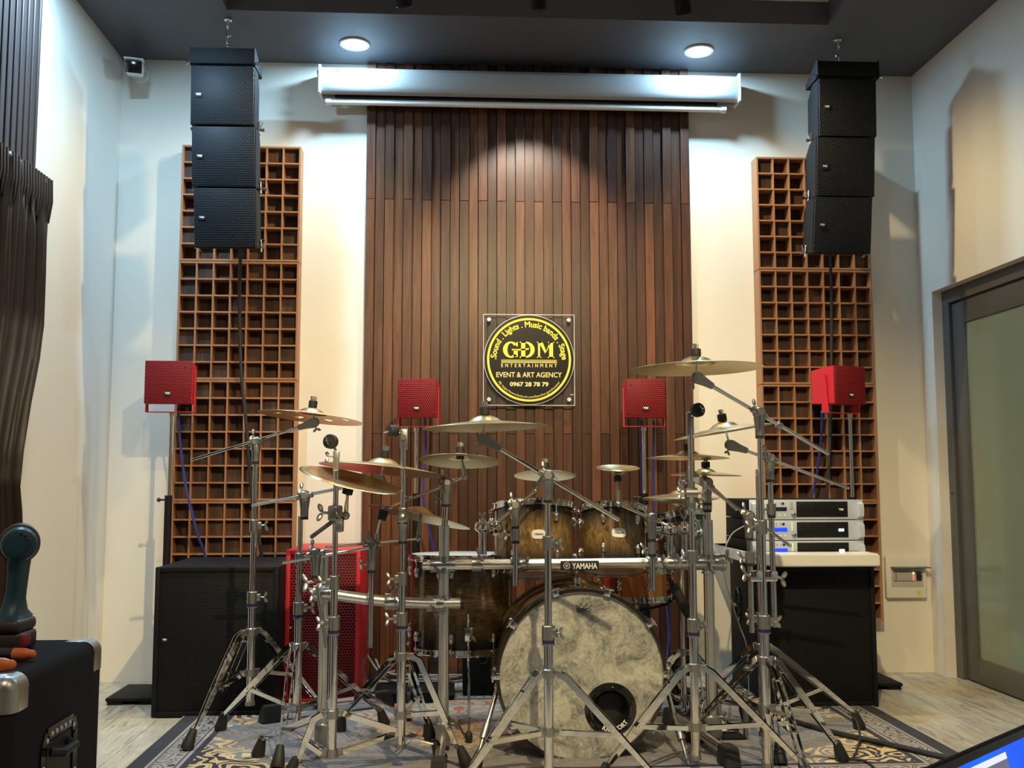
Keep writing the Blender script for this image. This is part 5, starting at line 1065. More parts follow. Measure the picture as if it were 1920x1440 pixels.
# ================================================================== drums
def frame_for(c, n, yaw=0):
    n = V(n).normalized(); s = V((1, 0, 0)); s = (s-n*s.dot(n)).normalized(); u = n.cross(s)
    if yaw: s, u = s*math.cos(yaw)+u*math.sin(yaw), u*math.cos(yaw)-s*math.sin(yaw)
    c = V(c); return Matrix(((s.x, u.x, n.x, c.x), (s.y, u.y, n.y, c.y), (s.z, u.z, n.z, c.z), (0, 0, 0, 1)))
def drum_local(name, label, cat, c, n, rad, h, shellm, lugs=6, ph=0.3, badge=None, group=None, lowlug=True, mid_lug=None, headt=None, headb=None):
    """drum with its axis along n, centre c; parts in the drum's own frame (z along axis)"""
    MM = frame_for(c, n); T = Thing(name, label, cat, MM.translation, group, rot=MM.to_euler(), local=True); hh = h/2
    m = MB(); m.lathe([(rad-0.006, -hh), (rad, -hh+0.004), (rad, hh-0.004), (rad-0.006, hh)], n=64); sh = T.part('shell', m, shellm)
    for s, nm, hm in ((1, 'top', headt or M_HEADW), (-1, 'bottom', headb or M_HEADB)):
        m = MB(); m.lathe([(0.0, s*(hh+0.004)), (rad*0.5, s*(hh+0.0045)), (rad-0.008, s*(hh+0.004)), (rad, s*(hh-0.002)), (rad-0.004, s*(hh-0.006)), (0, s*(hh-0.002))], n=48); T.part('drumhead', m, hm)
        a0, a1 = (hh-0.016, hh+0.013); m = MB(); m.lathe([(rad+0.002, s*a0), (rad+0.010, s*a0), (rad+0.010, s*(a0+0.004)), (rad+0.005, s*(a0+0.006)), (rad+0.005, s*(a1-0.006)), (rad+0.009, s*(a1-0.004)), (rad+0.009, s*a1), (rad+0.002, s*a1), (rad+0.002, s*a0)], n=64)
        for k in range(lugs):
            a = 2*math.pi*k/lugs+ph; MMr = Matrix.Rotation(a, 4, 'Z'); m.box((rad+0.004, -0.009, min(s*(a0-0.004), s*(a0+0.010))), (rad+0.020, 0.009, max(s*(a0-0.004), s*(a0+0.010))), 0.002, MMr)
        T.part('hoop', m, M_CHROME)
    def lug(k, z0, z1):
        a = 2*math.pi*k/lugs+ph; MMr = Matrix.Rotation(a, 4, 'Z'); m = MB(); zc_ = (z0+z1)/2; L = abs(z1-z0)
        m.ball((0, 0, 0), 1, 12); 
        for v in m.b.verts: v.co = MMr @ V((rad+0.010+v.co.x*0.012, v.co.y*0.011, zc_+v.co.z*L/2))
        m.box((rad-0.001, -0.009, zc_-L*0.42), (rad+0.010, 0.009, zc_+L*0.42), 0.003, MMr); lg = T.part('lug', m, M_CHROME); return lg, MMr
    for k in range(lugs):
        for s in (1, -1):
            if s < 0 and not lowlug: continue
            z1 = s*(hh-0.040); z0 = s*(hh-0.040-min(0.045, h*0.20))
            lg, MMr = lug(k, min(z0, z1), max(z0, z1)); m = MB(); a = MMr @ V((rad+0.013, 0, z1)); b = MMr @ V((rad+0.013, 0, s*(hh-0.004))); m.cyl(a, b, 0.0028, n=8); b2 = MMr @ V((rad+0.013, 0, s*(hh+0.004))); m.cyl(b, b2, 0.0045, n=8); T.part('tension_rod', m, M_CHROME)
    if badge is not None:
        aa = badge; MMr = Matrix.Rotation(aa, 4, 'Z'); bw, bh = 0.030, 0.020; m = MB(); pts = []
        for i in range(24):
            t_ = 2*math.pi*i/24; px_, pz_ = bw*math.copysign(abs(math.cos(t_))**0.6, math.cos(t_)), bh*math.copysign(abs(math.sin(t_))**0.6, math.sin(t_)); pts.append((px_, pz_))
        rowsA = [V((rad+0.0015, y, z+0.0)) for y, z in pts]; rowsB = [V((rad+0.0035, y*0.95, z*0.95)) for y, z in pts]
        for r_ in (rowsA, rowsB):
            for q in r_: ang = q.y/rad; rr = q.x; q.x, q.y = rr*math.cos(ang), rr*math.sin(ang)
        m.rings([[MMr @ q for q in rowsA], [MMr @ q for q in rowsB]]); bd = T.part('badge', m, M_BADGE)
        tb = textmb('YAMAHA', 0.011, 0.040, 0.0004, ext=0.0003); 
        for v in tb.b.verts: ang = v.co.x/rad; rr = rad+0.0037-v.co.y; v.co = MMr @ V((rr*math.cos(ang), rr*math.sin(ang), v.co.z-0.003))
        T.part('lettering', tb, M_DARKTXT, bd)
    return T, MM

Y1 = 4.42
c = at(1000, 1013, Y1); n = V((0.0, 0.20, 0.98))
T, MM = drum_local('rack_tom', 'left rack tom with dark burst wood shell behind the rack bar', 'drum', c, n, mx(74, Y1), at(1000, 955, Y1).z-at(1000, 1078, Y1).z, M_SHELL, 6, ph=R(-62), badge=R(-87), group='rack toms')
q0 = at(905, 988, Y1-0.05)
T = Thing('tom_mount', 'chrome tom mount standing on the rack bar left of the left rack tom', 'tom mount', at(905, 1040, YR), 'chrome tom mounts')
def tom_mount(T, px, pyt, pyb, Y, armpx=None):
    a, b = at(px, pyb, Y), at(px, pyt, Y); m = MB(); m.cyl(a, b, 0.0165, n=22); T.part('tube', m, M_CHROME)
    q = b+Z*0.0; m = MB(); m.lathe([(0, 0.050), (0.014, 0.048), (0.016, 0.038), (0.028, 0.034), (0.034, 0.022), (0.034, 0.008), (0.028, 0.0), (0.018, -0.006), (0.017, -0.03)], q, Z, 28); T.part('ball_housing', m, M_CHROME)
    add_wing(T, q+Z*0.045, Z, sc=0.9)
    if armpx:
        e = at(*armpx, Y+0.06); m = MB(); m.cyl(q+Z*0.018, e, 0.013, n=16); m.lathe([(0, -0.02), (0.024, -0.018), (0.027, 0), (0.024, 0.018), (0, 0.02)], e, (e-q).normalized(), 20); T.part('arm', m, M_CHROME)
        m = MB(); m.box(e+V((-0.016, -0.018, -0.03)), e+V((0.016, 0.018, 0.03)), 0.008); T.part('shell_bracket', m, M_CHROME)
tom_mount(T, 905, 995, 1040, YR+0.06, (930, 990))
c = at(1150, 1012, Y1); n = V((0.04, 0.26, 0.96))
T, MM = drum_local('rack_tom', 'middle rack tom with dark burst wood shell behind the rack bar', 'drum', c, n, mx(60, Y1), at(1150, 962, Y1).z-at(1150, 1072, Y1).z, M_SHELL, 6, ph=R(-55), badge=R(-89), group='rack toms')
T = Thing('tom_mount', 'chrome tom mount between the middle rack tom and the small right tom', 'tom mount', at(1262, 1045, YR), 'chrome tom mounts'); tom_mount(T, 1256, 1002, 1045, YR+0.09, (1232, 1000))
T = Thing('tom_mount', 'chrome tom mount in front of the small right tom', 'tom mount', at(1284, 1045, YR), 'chrome tom mounts'); tom_mount(T, 1283, 1000, 1048, YR+0.09, (1300, 985))
c = at(1280, 1010, Y1+0.02); n = V((-0.12, 0.24, 0.96))
drum_local('rack_tom', 'smallest rack tom, at the right, mostly hidden by chrome clamps', 'drum', c, n, mx(48, Y1), 0.19, M_SHELL, 5, ph=R(-70), group='rack toms')
T = Thing('tom_mount', 'chrome tom mount right of the smallest rack tom', 'tom mount', at(1310, 1045, YR), 'chrome tom mounts'); tom_mount(T, 1309, 1008, 1045, YR+0.10)

# floor tom
YT = 4.52; c = at(866, 1128, YT); rt_ = mx(94, YT); ht = at(866, 1042, YT).z-at(866, 1212, YT).z
T, MM = drum_local('floor_tom', 'large dark burst floor tom left of the bass drum on thin legs', 'drum', c, V((0, 0.03, 1)), rt_, ht, M_SHELLH, 8, ph=R(-101))
for k, (px_, fx_, fy_) in enumerate(((881, 874, 1386),)):
    pass
inv = MM.inverted()
for k, an in enumerate((-84, 150, 36)):
    a = R(an); dd = V((math.cos(a), math.sin(a), 0)); C3 = V(c); top = C3+dd*(rt_+0.022)+Z*(-0.02); mid = C3+dd*(rt_+0.022)+Z*(-0.20); foot = C3+dd*(rt_+0.045); foot.z = RZ+0.05
    m = MB(); m.tube([inv @ top, inv @ mid, inv @ V((foot.x, foot.y, 0.22)), inv @ foot], 0.0055, 10); m.b.normal_update(); lg = T.part('leg', m, M_CHROME)
    m = MB(); m.lathe([(0, -0.048), (0.012, -0.046), (0.016, -0.03), (0.014, -0.012), (0.007, -0.004), (0, -0.002)], foot+Z*0.0, Z, 16); place(m, inv); T.part('rubber_foot', m, M_RUBBER, lg)
    q = C3+dd*(rt_+0.012)-Z*0.105; m = MB(); m.box((-0.017, -0.014, -0.030), (0.017, 0.018, 0.030), 0.005, Matrix.Translation(q) @ dd.to_track_quat('Y', 'Z').to_matrix().to_4x4()); place(m, inv); bk = T.part('leg_bracket', m, M_CHROME)
    wg = wing(q+dd*0.016, (dd+V((0.7, -0.2, 0))).normalized(), sc=0.9); place(wg, inv); T.part('wing_nut', wg, M_CAST, bk)

# snare with copper shell and its stand
YS = 4.75; c = at(1192, 1094, YS); rs_ = 0.165
T, MM = drum_local('snare_drum', 'copper shelled snare drum behind the bass drum', 'drum', c, V((0, 0.04, 1)), rs_, 0.13, M_COPPER, 8, ph=R(-80))
T = Thing('snare_stand', 'chrome snare stand behind the bass drum, mostly hidden', 'stand', (c.x, c.y, RZ))
m = MB(); m.cyl((c.x, c.y, 0.10), (c.x, c.y, c.z-0.10), 0.012, n=14); T.part('tube', m, M_CHROME)
for k in range(3):
    a = R(90+120*k); m = MB(); m.tube([(c.x, c.y, c.z-0.13), (c.x+math.cos(a)*0.15, c.y+math.sin(a)*0.15, c.z-0.088), (c.x+math.cos(a)*0.19, c.y+math.sin(a)*0.19, c.z-0.055)], 0.006, 8); T.part('basket_arm', m, M_RUBBER)
legs(T, c.x, c.y, 0.36, 0.16, [(c.x+0.26*math.cos(R(a)), c.y+0.26*math.sin(R(a))) for a in (100, 220, 340)], 0.012)

# hi-hat
YH = 4.62; ch = at(1276, 933, YH); rh = mx(72, YH)
nh = normal(-0.5, 0.3); ct = at(1276, 917, YH)
cymbal('upper hi-hat cymbal right of the fourth red speaker pole', ct, rh, nh, bellh=0.022, arch=0.06, group='hi-hat pair')
cymbal('lower hi-hat cymbal, upside down beneath the upper one', ct-Z*0.085, rh, nh, flip=True, bellh=0.022, arch=0.06, group='hi-hat pair')
T = Thing('hi_hat_stand', 'chrome hi-hat stand behind the right straight stand', 'stand', (ch.x, ch.y, RZ)); hx, hy = ch.x, ch.y
m = MB(); m.cyl((hx, hy, RZ+0.03), (hx, hy, 0.62), 0.0125, n=18); m.cyl((hx, hy, 0.62), (hx, hy, ct.z-0.13), 0.010, n=18); T.part('tube', m, M_CHROME)
m = MB(); m.cyl((hx, hy, ct.z-0.14), (hx, hy, at(1274, 852, YH).z), 0.0032, n=10); T.part('pull_rod', m, M_CHROME)
m = MB(); m.lathe([(0, 0.045), (0.009, 0.045), (0.010, 0.034), (0.014, 0.032), (0.014, 0.026), (0.010, 0.022), (0.010, 0.014), (0.016, 0.012), (0.016, 0.004), (0.012, 0.0)], ct, Z, 20); T.part('clutch', m, M_CHROME); add_wing(T, ct+V((0.008, 0, 0.038)), (1, 0, 0), sc=0.7)
m = MB(); m.lathe([(0, 0.012), (0.017, 0.010), (0.019, 0.0), (0.012, -0.02), (0.012, -0.045)], ct-Z*0.105, Z, 20, True); T.part('lower_cup', m, M_CAST)
legs(T, hx, hy, 0.30, 0.10, [(hx-0.24, hy-0.14), (hx+0.25, hy-0.08), (hx+0.02, hy+0.28)], 0.0125)
m = MB(); m.box((hx-0.045, hy-0.34, RZ+0.012), (hx+0.045, hy-0.07, RZ+0.024), 0.003, None); T.part('footboard', m, M_CAST)

# bass drum
YK = 4.0; ck = at(1091, 1266, YK); rk = mx(158.5, YK); dk = 0.42; nk = V((0, -1, 0)) ; ck.y = YK
T = Thing('bass_drum', 'large bass drum with mottled parchment front head and black port ring', 'drum', (ck.x, YK, RZ), local=False)
def L(prof, m_, name, parent=None, n=96, ang=35, label=None): m = MB(); m.lathe(prof, ck, (0, 1, 0), n); return T.part(name, m, m_, parent, ang=ang, label=label)
L([(rk-0.022, 0.03), (rk-0.018, 0.034), (rk-0.018, dk-0.034), (rk-0.022, dk-0.03)], M_KSHELL, 'shell')
L([(rk-0.014, -0.004), (rk-0.002, -0.004), (rk, -0.001), (rk, 0.036), (rk-0.003, 0.040), (rk-0.014, 0.040), (rk-0.014, -0.004)], M_KHOOP if 'M_KHOOP' in globals() else mat('black_hoop_lacquer', (0.015, 0.012, 0.010), 0.2, coat=0.5), 'hoop')
L([(rk-0.014, dk-0.04), (rk-0.002, dk-0.04), (rk+0.001, dk-0.037), (rk+0.001, dk), (rk-0.014, dk), (rk-0.014, dk-0.04)], M_KSHELL, 'hoop')
pc = at(1145, 1330, YK+0.008); pr_ = mx(37, YK); dxp, dzp = pc.x-ck.x, pc.z-ck.z
# front head with a real port hole
m = MB(); N_ = 96; inner = []; outer = []
for i in range(N_):
    a = 2*math.pi*i/N_; inner.append(m.b.verts.new((pc.x+pr_*math.cos(a), YK+0.010, pc.z+pr_*math.sin(a))))
    d_ = V((math.cos(a), math.sin(a))); o_ = V((dxp, dzp)); bq = o_.dot(d_); t_ = -bq+math.sqrt(bq*bq-(o_.dot(o_)-(rk-0.013)**2)); outer.append(m.b.verts.new((pc.x+t_*d_.x, YK+0.010, pc.z+t_*d_.y)))
for i in range(N_): j = (i+1) % N_; m.b.faces.new((inner[i], inner[j], outer[j], outer[i]))
T.part('front_drumhead', m, M_KHEAD, ang=80)
L([(0, dk-0.02), (rk-0.02, dk-0.02)], M_HEADW, 'rear_drumhead')
m = MB(); m.lathe([(pr_+0.010, 0.0), (pr_+0.006, -0.010), (pr_-0.004, -0.012), (pr_-0.014, 0.0), (pr_-0.018, 0.05), (pr_-0.020, 0.05), (pr_-0.016, 0.0)], (pc.x, YK+0.009, pc.z), (0, 1, 0), 64)
m.lathe([(pr_+0.024, 0.0), (pr_+0.022, -0.003), (pr_+0.006, -0.004), (pr_+0.006, 0.0)], (pc.x, YK+0.009, pc.z), (0, 1, 0), 64); pg = T.part('port_ring', m, M_GLOSSBLK)
tb = textmb('KICKPORT', 0.024, 0.115, 0.0008, bend=(pr_+0.003, -1)); RM = Matrix.Rotation(R(-14), 4, 'Y'); T.part('lettering', place(tb, T3((pc.x, YK-0.0035, pc.z)) @ RM), M_WHITE, pg)
m = MB(); m.cyl((pc.x, YK+0.07, pc.z), (pc.x, YK+0.075, pc.z), pr_+0.02, n=40); T.part('inner_damper', m, M_RUBBER)
# head maker's crown mark
lc = at(1095, 1140, YK+0.008); k_ = 0.031; lw = 0.0018
def seg(m, a, b, w=lw): a, b = V((lc.x+a[0]*k_, YK+0.0088, lc.z+a[1]*k_)), V((lc.x+b[0]*k_, YK+0.0088, lc.z+b[1]*k_)); m.strip(a, b, (b-a).cross(V((0, 1, 0))), w, (0, 1, 0), 0.0006)
m = MB(); cr = [(-1.0, 0.42), (-0.85, -0.55), (0.85, -0.55), (1.0, 0.42), (0.70, 0.05), (0.38, 0.62), (0.02, 0.10), (-0.02, 0.10), (-0.38, 0.62), (-0.70, 0.05), (-1.0, 0.42)]
cr2 = [(-1.0, 0.42), (-0.85, -0.55), (0.85, -0.55), (1.0, 0.42), (0.66, 0.10), (0.34, 0.55), (0.0, 0.08), (-0.34, 0.55), (-0.66, 0.10), (-1.0, 0.42)]
for a, b in zip(cr2, cr2[1:]): seg(m, a, b)
seg(m, (-0.35, -0.75), (0.35, -0.75), 0.0008); seg(m, (-0.15, -0.92), (0.15, -0.92), 0.0008)
T.part('crown_mark', m, M_DARKTXT)
T.part('lettering', place(textmb('REMO', 0.019, 0.050, 0.0009, ext=0.0004), T3((lc.x, YK+0.0092, lc.z-0.013))), M_DARKTXT)
for k in range(10):
    a = R(90-18+36*k); e = V((math.cos(a), 0, math.sin(a))); p = ck+e*rk; s = e.cross(V((0, 1, 0)))
    MM = Matrix(((s.x, 0, e.x, p.x), (s.y, 1, e.y, p.y), (s.z, 0, e.z, p.z), (0, 0, 0, 1))); m = MB()
    m.box((-0.013, -0.010, -0.016), (0.013, -0.004, 0.012), 0.002, MM); m.box((-0.013, -0.008, 0.002), (0.013, 0.050, 0.010), 0.003, MM); cl = T.part('claw_hook', m, M_CHROME)
    m = MB(); m.cyl(MM @ V((0, 0.0, 0.014)), MM @ V((0, 0.15, 0.012)), 0.0032, n=8); m.cyl(MM @ V((0, -0.022, 0.014)), MM @ V((0, 0.004, 0.014)), 0.006, n=10); m.box((-0.020, -0.024, 0.011), (0.020, -0.018, 0.017), 0.002, MM); T.part('tension_rod', m, M_CHROME, cl)
    m = MB(); m.ball((0, 0, 0), 1, 12)
    for v in m.b.verts: v.co = MM @ V((v.co.x*0.014, 0.175+v.co.y*0.040, v.co.z*0.014-0.004))
    T.part('lug', m, M_CHROME)
for hipx, kneepx, ftpx in (((934, 1286), (912, 1370), (893, 1432)), ((1251, 1296), (1274, 1392), (1290, 1432))):
    h_ = at(*hipx, 4.06); f_ = onfloor(ftpx[0], ftpx[1]+6, RZ); f_.z = RZ+0.02; kn = h_.lerp(f_, 0.56); d_ = (f_-h_).normalized()
    m = MB(); m.cyl(h_, kn, 0.0095, n=16); m.ball(h_, 0.017, 12); m.cyl(h_+V((0.02 if hipx[0] < 1000 else -0.02, 0.02, 0.0)), h_, 0.010, n=12); sp_ = T.part('spur', m, M_CHROME)
    m = MB(); m.cyl(kn-d_*0.012, kn+d_*0.045, 0.0145, n=18); T.part('spur_clamp', m, M_CAST, sp_)
    m = MB(); m.cyl(kn, f_, 0.0070, n=14); m.cyl(f_-d_*0.03, f_-d_*0.005, 0.010, n=14); m.cyl(f_-d_*0.006, f_+d_*0.012, 0.011, 0.004, n=14); T.part('spur_tip', m, M_CAST, sp_)
# mount plate on top of the shell
tp = ck+Z*(rk-0.015); m = MB(); m.box((tp.x-0.035, YK+0.10, tp.z-0.004), (tp.x+0.035, YK+0.20, tp.z+0.012), 0.004); m.cyl((tp.x, YK+0.12, tp.z+0.01), (tp.x, YK+0.12, tp.z+0.045), 0.016, n=18); T.part('tom_holder_base', m, M_CHROME)
# kick pedal at the rear of the bass drum
px_ = ck.x+0.0; yk = YK+dk
T = Thing('kick_pedal', 'kick drum pedal behind the bass drum, chain and footboard', 'pedal', (at(1362, 1350, 4.35).x, 4.35, RZ)); kx = at(1362, 1350, 4.35).x
m = MB(); m.box((kx-0.045, 4.30, RZ+0.012), (kx+0.045, 4.56, RZ+0.022), 0.003, None); T.part('footboard', m, M_CHROME)
for sx in (-1, 1):
    m = MB(); m.box((kx+sx*0.055-0.008, 4.24, RZ+0.002), (kx+sx*0.055+0.008, 4.27, RZ+0.20), 0.004); T.part('frame_post', m, M_CAST)
m = MB(); m.cyl((kx-0.06, 4.255, RZ+0.19), (kx+0.06, 4.255, RZ+0.19), 0.006, n=12); m.cyl((kx-0.01, 4.255, RZ+0.19), (kx+0.01, 4.255, RZ+0.19), 0.026, n=22); T.part('cam_shaft', m, M_CHROME)
m = MB(); 
for k in range(9): z_ = RZ+0.17-0.017*k; m.tube([(kx+0.0045*math.cos(t_), 4.285+(0.004*math.sin(t_) if k % 2 else 0)+0.002*k, z_+0.010*math.sin(t_)) for t_ in [2*math.pi*j/10 for j in range(11)]], 0.0016, 5, cap=False)
T.part('chain', m, M_CHROME)
m = MB(); m.box((kx-0.05, 4.23, RZ), (kx+0.05, 4.31, RZ+0.010), 0.002); T.part('base_plate', m, M_BLACK)

# small monitor and stage box on the floor behind the floor tom
a = at(868, 1216, 5.15); b = at(936, 1285, 5.15)
T = Thing('floor_monitor', 'small dark speaker box on the floor behind the floor tom', 'loudspeaker', ((a.x+b.x)/2, 5.15, RZ))
m = MB(); m.box((a.x, 5.15, RZ), (b.x, 5.40, a.z), 0.006); T.part('cabinet', m, M_BLACK)
m = MB(); m.lathe([(0.026, 0), (0.024, -0.004), (0.018, -0.003), (0.016, 0.002), (0, 0.003)], ((a.x+b.x)/2+0.01, 5.149, a.z-0.055), (0, 1, 0), 24); T.part('socket', m, M_PLAST)
a = at(716, 1270, 5.2); solo('cable_box', MB().box((a.x, 5.0, RZ), (a.x+0.26, 5.10, RZ+0.05), 0.004), M_BLACK, 'flat black box on the rug between the red subwoofer and the floor tom', 'box', origin=(a.x+0.13, 5.05, RZ))
rn = random.Random(5)
for k in range(4):
    z_ = RZ+0.02+0.016*k; pts = [(-0.46+0.05*k, 5.50, 0.16-0.03*k), (-0.33, 5.36, z_+0.03*rn.random()), (-0.12+0.03*k, 5.42-0.03*k, z_), (0.04+0.02*k, 5.34, z_+0.02*rn.random()), (0.14+0.01*k, 5.40, z_+0.05+0.02*k), (0.17, 5.50, z_+0.14)]
    cable(['pale cable running along the foot of the walnut slats, %s one' % w for w in ('lowest', 'second', 'third', 'uppermost')][k], pts, 0.006, M_GREYCAB, group='pale cables by the walnut slats')
# tangle of black cable right of the bass drum
pts = []
for k in range(64):
    a = k*0.83; pts.append((at(1268, 1280, 4.75).x+0.085*math.cos(a)*(0.6+0.4*math.sin(k*0.37)), 4.75+0.06*math.sin(a*1.3), RZ+0.03+0.20*abs(math.sin(k*0.21))+0.03*math.sin(a*2.1)))
cable('tangled heap of black cable right of the bass drum', pts, 0.0055, M_RUBBER)
cable('thin grey cable from the amplifiers down the side of the black subwoofer', [at(1398, 985, 4.98), at(1372, 1002, 4.95), at(1357, 1040, 4.68), at(1359, 1080, 4.60), at(1372, 1130, 4.55), at(1386, 1172, 4.55), at(1400, 1215, 4.55), at(1404, 1300, 4.6)], 0.003, M_GREYCAB)
# black padded bar (rolled microphone arm) near hi-hat
a, b = at(1262, 1098, 4.3), at(1292, 1152, 4.3); m = MB(); m.cyl(a, b, 0.022, n=18); m.cyl(a+(a-b)*0.3, a, 0.010, n=12); solo('microphone', m, M_RUBBER, 'black microphone body pointing down behind the right straight stand', 'microphone', origin=a)

# ================================================================== right foreground cable on the rug and floor
p0, p1 = onfloor(1560, 1372, RZ+0.012), onfloor(1790, 1424, RZ+0.012)
cable('thick black cable lying across the rug corner at the lower right', [onfloor(1440, 1338, RZ+0.012), p0, onfloor(1660, 1394, RZ+0.012), p1, onfloor(1860, 1440, 0.016)], 0.011, M_RUBBER)
cable('thin black cable looping down from the rear right stand foot', [at(1590, 1338, 4.3), at(1606, 1352, 4.15), at(1612, 1384, 4.05), onfloor(1600, 1420, RZ+0.006), onfloor(1580, 1424, RZ+0.006), onfloor(1620, 1426, RZ+0.006), onfloor(1650, 1450, RZ+0.006)], 0.0045, M_RUBBER)

# ================================================================== foreground case with drill and pliers, lower left
cX, cY0, cY1, cZ = -0.718, 1.74, 2.17, 0.755
T = Thing('amplifier_case', 'black carpet-covered case with metal corners in the lower left corner', 'case', (cX-0.3, cY0, 0))
m = MB(); m.box((cX-0.62, cY0, 0.03), (cX, cY1, cZ), 0.022, seg=4); T.part('body', m, M_CARPET)
m = MB(); 
for x_ in (cX-0.55, cX-0.07):
    for y_ in (cY0+0.06, cY1-0.06): m.cyl((x_, y_, 0), (x_, y_, 0.032), 0.025, n=16)
T.part('rubber_feet', m, M_RUBBER)
M_STEEL = mat('worn_steel', (0.55, 0.52, 0.47), 0.35, 1.0, bump=(60, 0.4))
for y_, sg in ((cY0, 1), (cY1, -1)):
    m = MB(); q = V((cX-0.0215, y_+0.0215*sg, cZ-0.0215)); rr = 0.0232; ln = 0.036; m.ball(q, rr, 20)
    for dv in (V((-1, 0, 0)), V((0, sg, 0)), V((0, 0, -1))): m.cyl(q, q+dv*ln, rr, n=28)
    m.box((cX-0.0020, min(q.y, q.y+sg*ln), q.z-ln), (cX+0.0017, max(q.y, q.y+sg*ln), q.z), 0.0006); m.box((q.x-ln, min(q.y, q.y+sg*ln), cZ-0.002), (q.x, max(q.y, q.y+sg*ln), cZ+0.0017), 0.0006)
    co = T.part('corner_guard', m, M_STEEL)
yc, zc_ = 1.945, 0.545
m = MB(); W_, H_ = 0.075, 0.085
fr_ = [(-W_, H_*0.75), (-W_*0.8, H_), (W_*0.8, H_), (W_, H_*0.75), (W_, -H_), (-W_, -H_)]
for (a1, b1), (a2, b2) in zip(fr_, fr_[1:]+fr_[:1]): m.strip((cX+0.002, yc+a1, zc_+b1), (cX+0.002, yc+a2, zc_+b2), V((0, -(b2-b1), a2-a1)), 0.022, (1, 0, 0), 0.003)
hd = T.part('handle_plate', m, M_GLOSSBLK)
m = MB(); m.box((cX+0.0003, yc-0.055, zc_-0.08), (cX+0.0012, yc+0.055, zc_+0.07)); T.part('handle_recess', m, M_RUBBER, hd)
for q_ in [(yc-0.062+t_*0.0207, zc_+H_-0.002-(0.008 if t_ in (0, 6) else 0)) for t_ in range(7)] + [(yc+s_*W_, zc_+0.03-0.04*t_) for s_ in (-1, 1) for t_ in range(3)]:
    m = MB(); m.ball((cX+0.004, q_[0], q_[1]), 0.0045, 8, (0.5, 1, 1)); T.part('rivet', m, M_BADGE, hd)
m = MB(); m.tube([(cX+0.002, yc-0.04, zc_+0.05), (cX+0.020, yc-0.030, zc_+0.047), (cX+0.020, yc+0.030, zc_+0.047), (cX+0.002, yc+0.04, zc_+0.05)], 0.008, 8); T.part('handle', m, M_RUBBER, hd)

# cordless drill standing on its battery, seen from behind
dY = 2.02; base = at(12, 1213, dY); s_ = mx(1, dY); dc = V((base.x, dY, cZ+0.001))
T = Thing('cordless_drill', 'worn blue and black cordless drill standing upright on the black case', 'drill', dc)
M_TEAL = mat('worn_teal_plastic', (0.010, 0.050, 0.068), 0.42, bump=(50, 0.2)); M_DRK = mat('worn_black_plastic', (0.045, 0.032, 0.028), 0.4, bump=(60, 0.4))
mcz = at(36, 1022, dY).z; mc = V((at(36, 1022, dY).x, dY, mcz)); rm = 0.034
m = MB(); m.lathe([(0, -0.006), (rm*0.55, -0.005), (rm*0.88, 0.0), (rm*0.98, 0.010), (rm, 0.03), (rm*1.03, 0.05), (rm*1.0, 0.10), (rm*0.8, 0.135), (rm*0.45, 0.15), (0.014, 0.20), (0, 0.20)], mc, V((-0.40, 1, 0.05)), 36); hs_ = T.part('motor_housing', m, M_TEAL)
m = MB(); m.lathe([(rm*0.99, 0.016), (rm*1.10, 0.020), (rm*1.10, 0.045), (rm*1.02, 0.055)], mc, V((-0.40, 1, 0.05)), 36); T.part('rubber_band', m, M_DRK, hs_)
m = MB()
for k in range(14):
    a = 2*math.pi*k/14; p = mc+V((math.cos(a)*rm*0.66, -0.005, math.sin(a)*rm*0.66)); m.cube(p, (0.005, 0.003, 0.005), 0.001)
T.part('vent_slots', m, M_RUBBER, hs_)
bt = dc.z+0.062; rows = []
for z_, w_, d_, x_ in ((mcz-rm*0.55, 0.022, 0.030, 0.004), (mcz-0.055, 0.021, 0.024, 0.002), (mcz-0.09, 0.020, 0.022, 0.0), (bt+0.03, 0.021, 0.024, -0.002), (bt+0.008, 0.026, 0.032, -0.003), (bt-0.004, 0.034, 0.048, -0.002)):
    rows.append([V((mc.x+x_-0.016+w_*0.8*math.copysign(abs(math.cos(a))**0.7, math.cos(a)), dY+0.035+d_*math.copysign(abs(math.sin(a))**0.7, math.sin(a)), z_)) for a in [2*math.pi*k/24 for k in range(24)]])
m = MB(); m.rings(rows); T.part('grip', m, M_TEAL)
m = MB(); m.box((dc.x-0.038, dY-0.020, dc.z), (dc.x+0.034, dY+0.06, dc.z+0.034), 0.008, seg=3); m.box((dc.x-0.040, dY-0.024, dc.z+0.032), (dc.x+0.031, dY+0.065, dc.z+0.058), 0.010, seg=3); T.part('battery', m, M_DRK)
m = MB(); m.box((dc.x+0.028, dY-0.016, dc.z+0.006), (dc.x+0.038, dY+0.02, dc.z+0.030), 0.003); T.part('release_button', m, mat('worn_red_plastic', (0.30, 0.02, 0.03), 0.4))
# pliers with orange handles
M_ORG = mat('orange_plastic', (0.72, 0.16, 0.03), 0.4)
for i, (px_, py_, yy, ln, lab) in enumerate(((60, 1214, 1.90, 0.16, 'orange and black tool handle lying on the case in front of the drill'), (22, 1238, 1.80, 0.13, 'shorter orange tool handle nearest the metal corner of the case'))):
    e = at(px_, py_, yy); e.z = cZ+0.0125; T = Thing('pliers', lab, 'tool', e, 'orange handled tools on the case'); m = MB(); m.tube([e, e+V((-0.012, 0.001, 0)), e+V((-0.032, 0.004, 0))], [0.007, 0.011, 0.0115], 14); m.ball(e+V((0.0, 0, 0)), 0.008, 12); T.part('grip_end', m, M_ORG)
    m = MB(); m.tube([e+V((-0.032, 0.004, 0)), e+V((-0.07, 0.010, 0)), e+V((-ln, 0.03, 0))], [0.0115, 0.011, 0.008], 14); T.part('handle', m, M_PLAST)

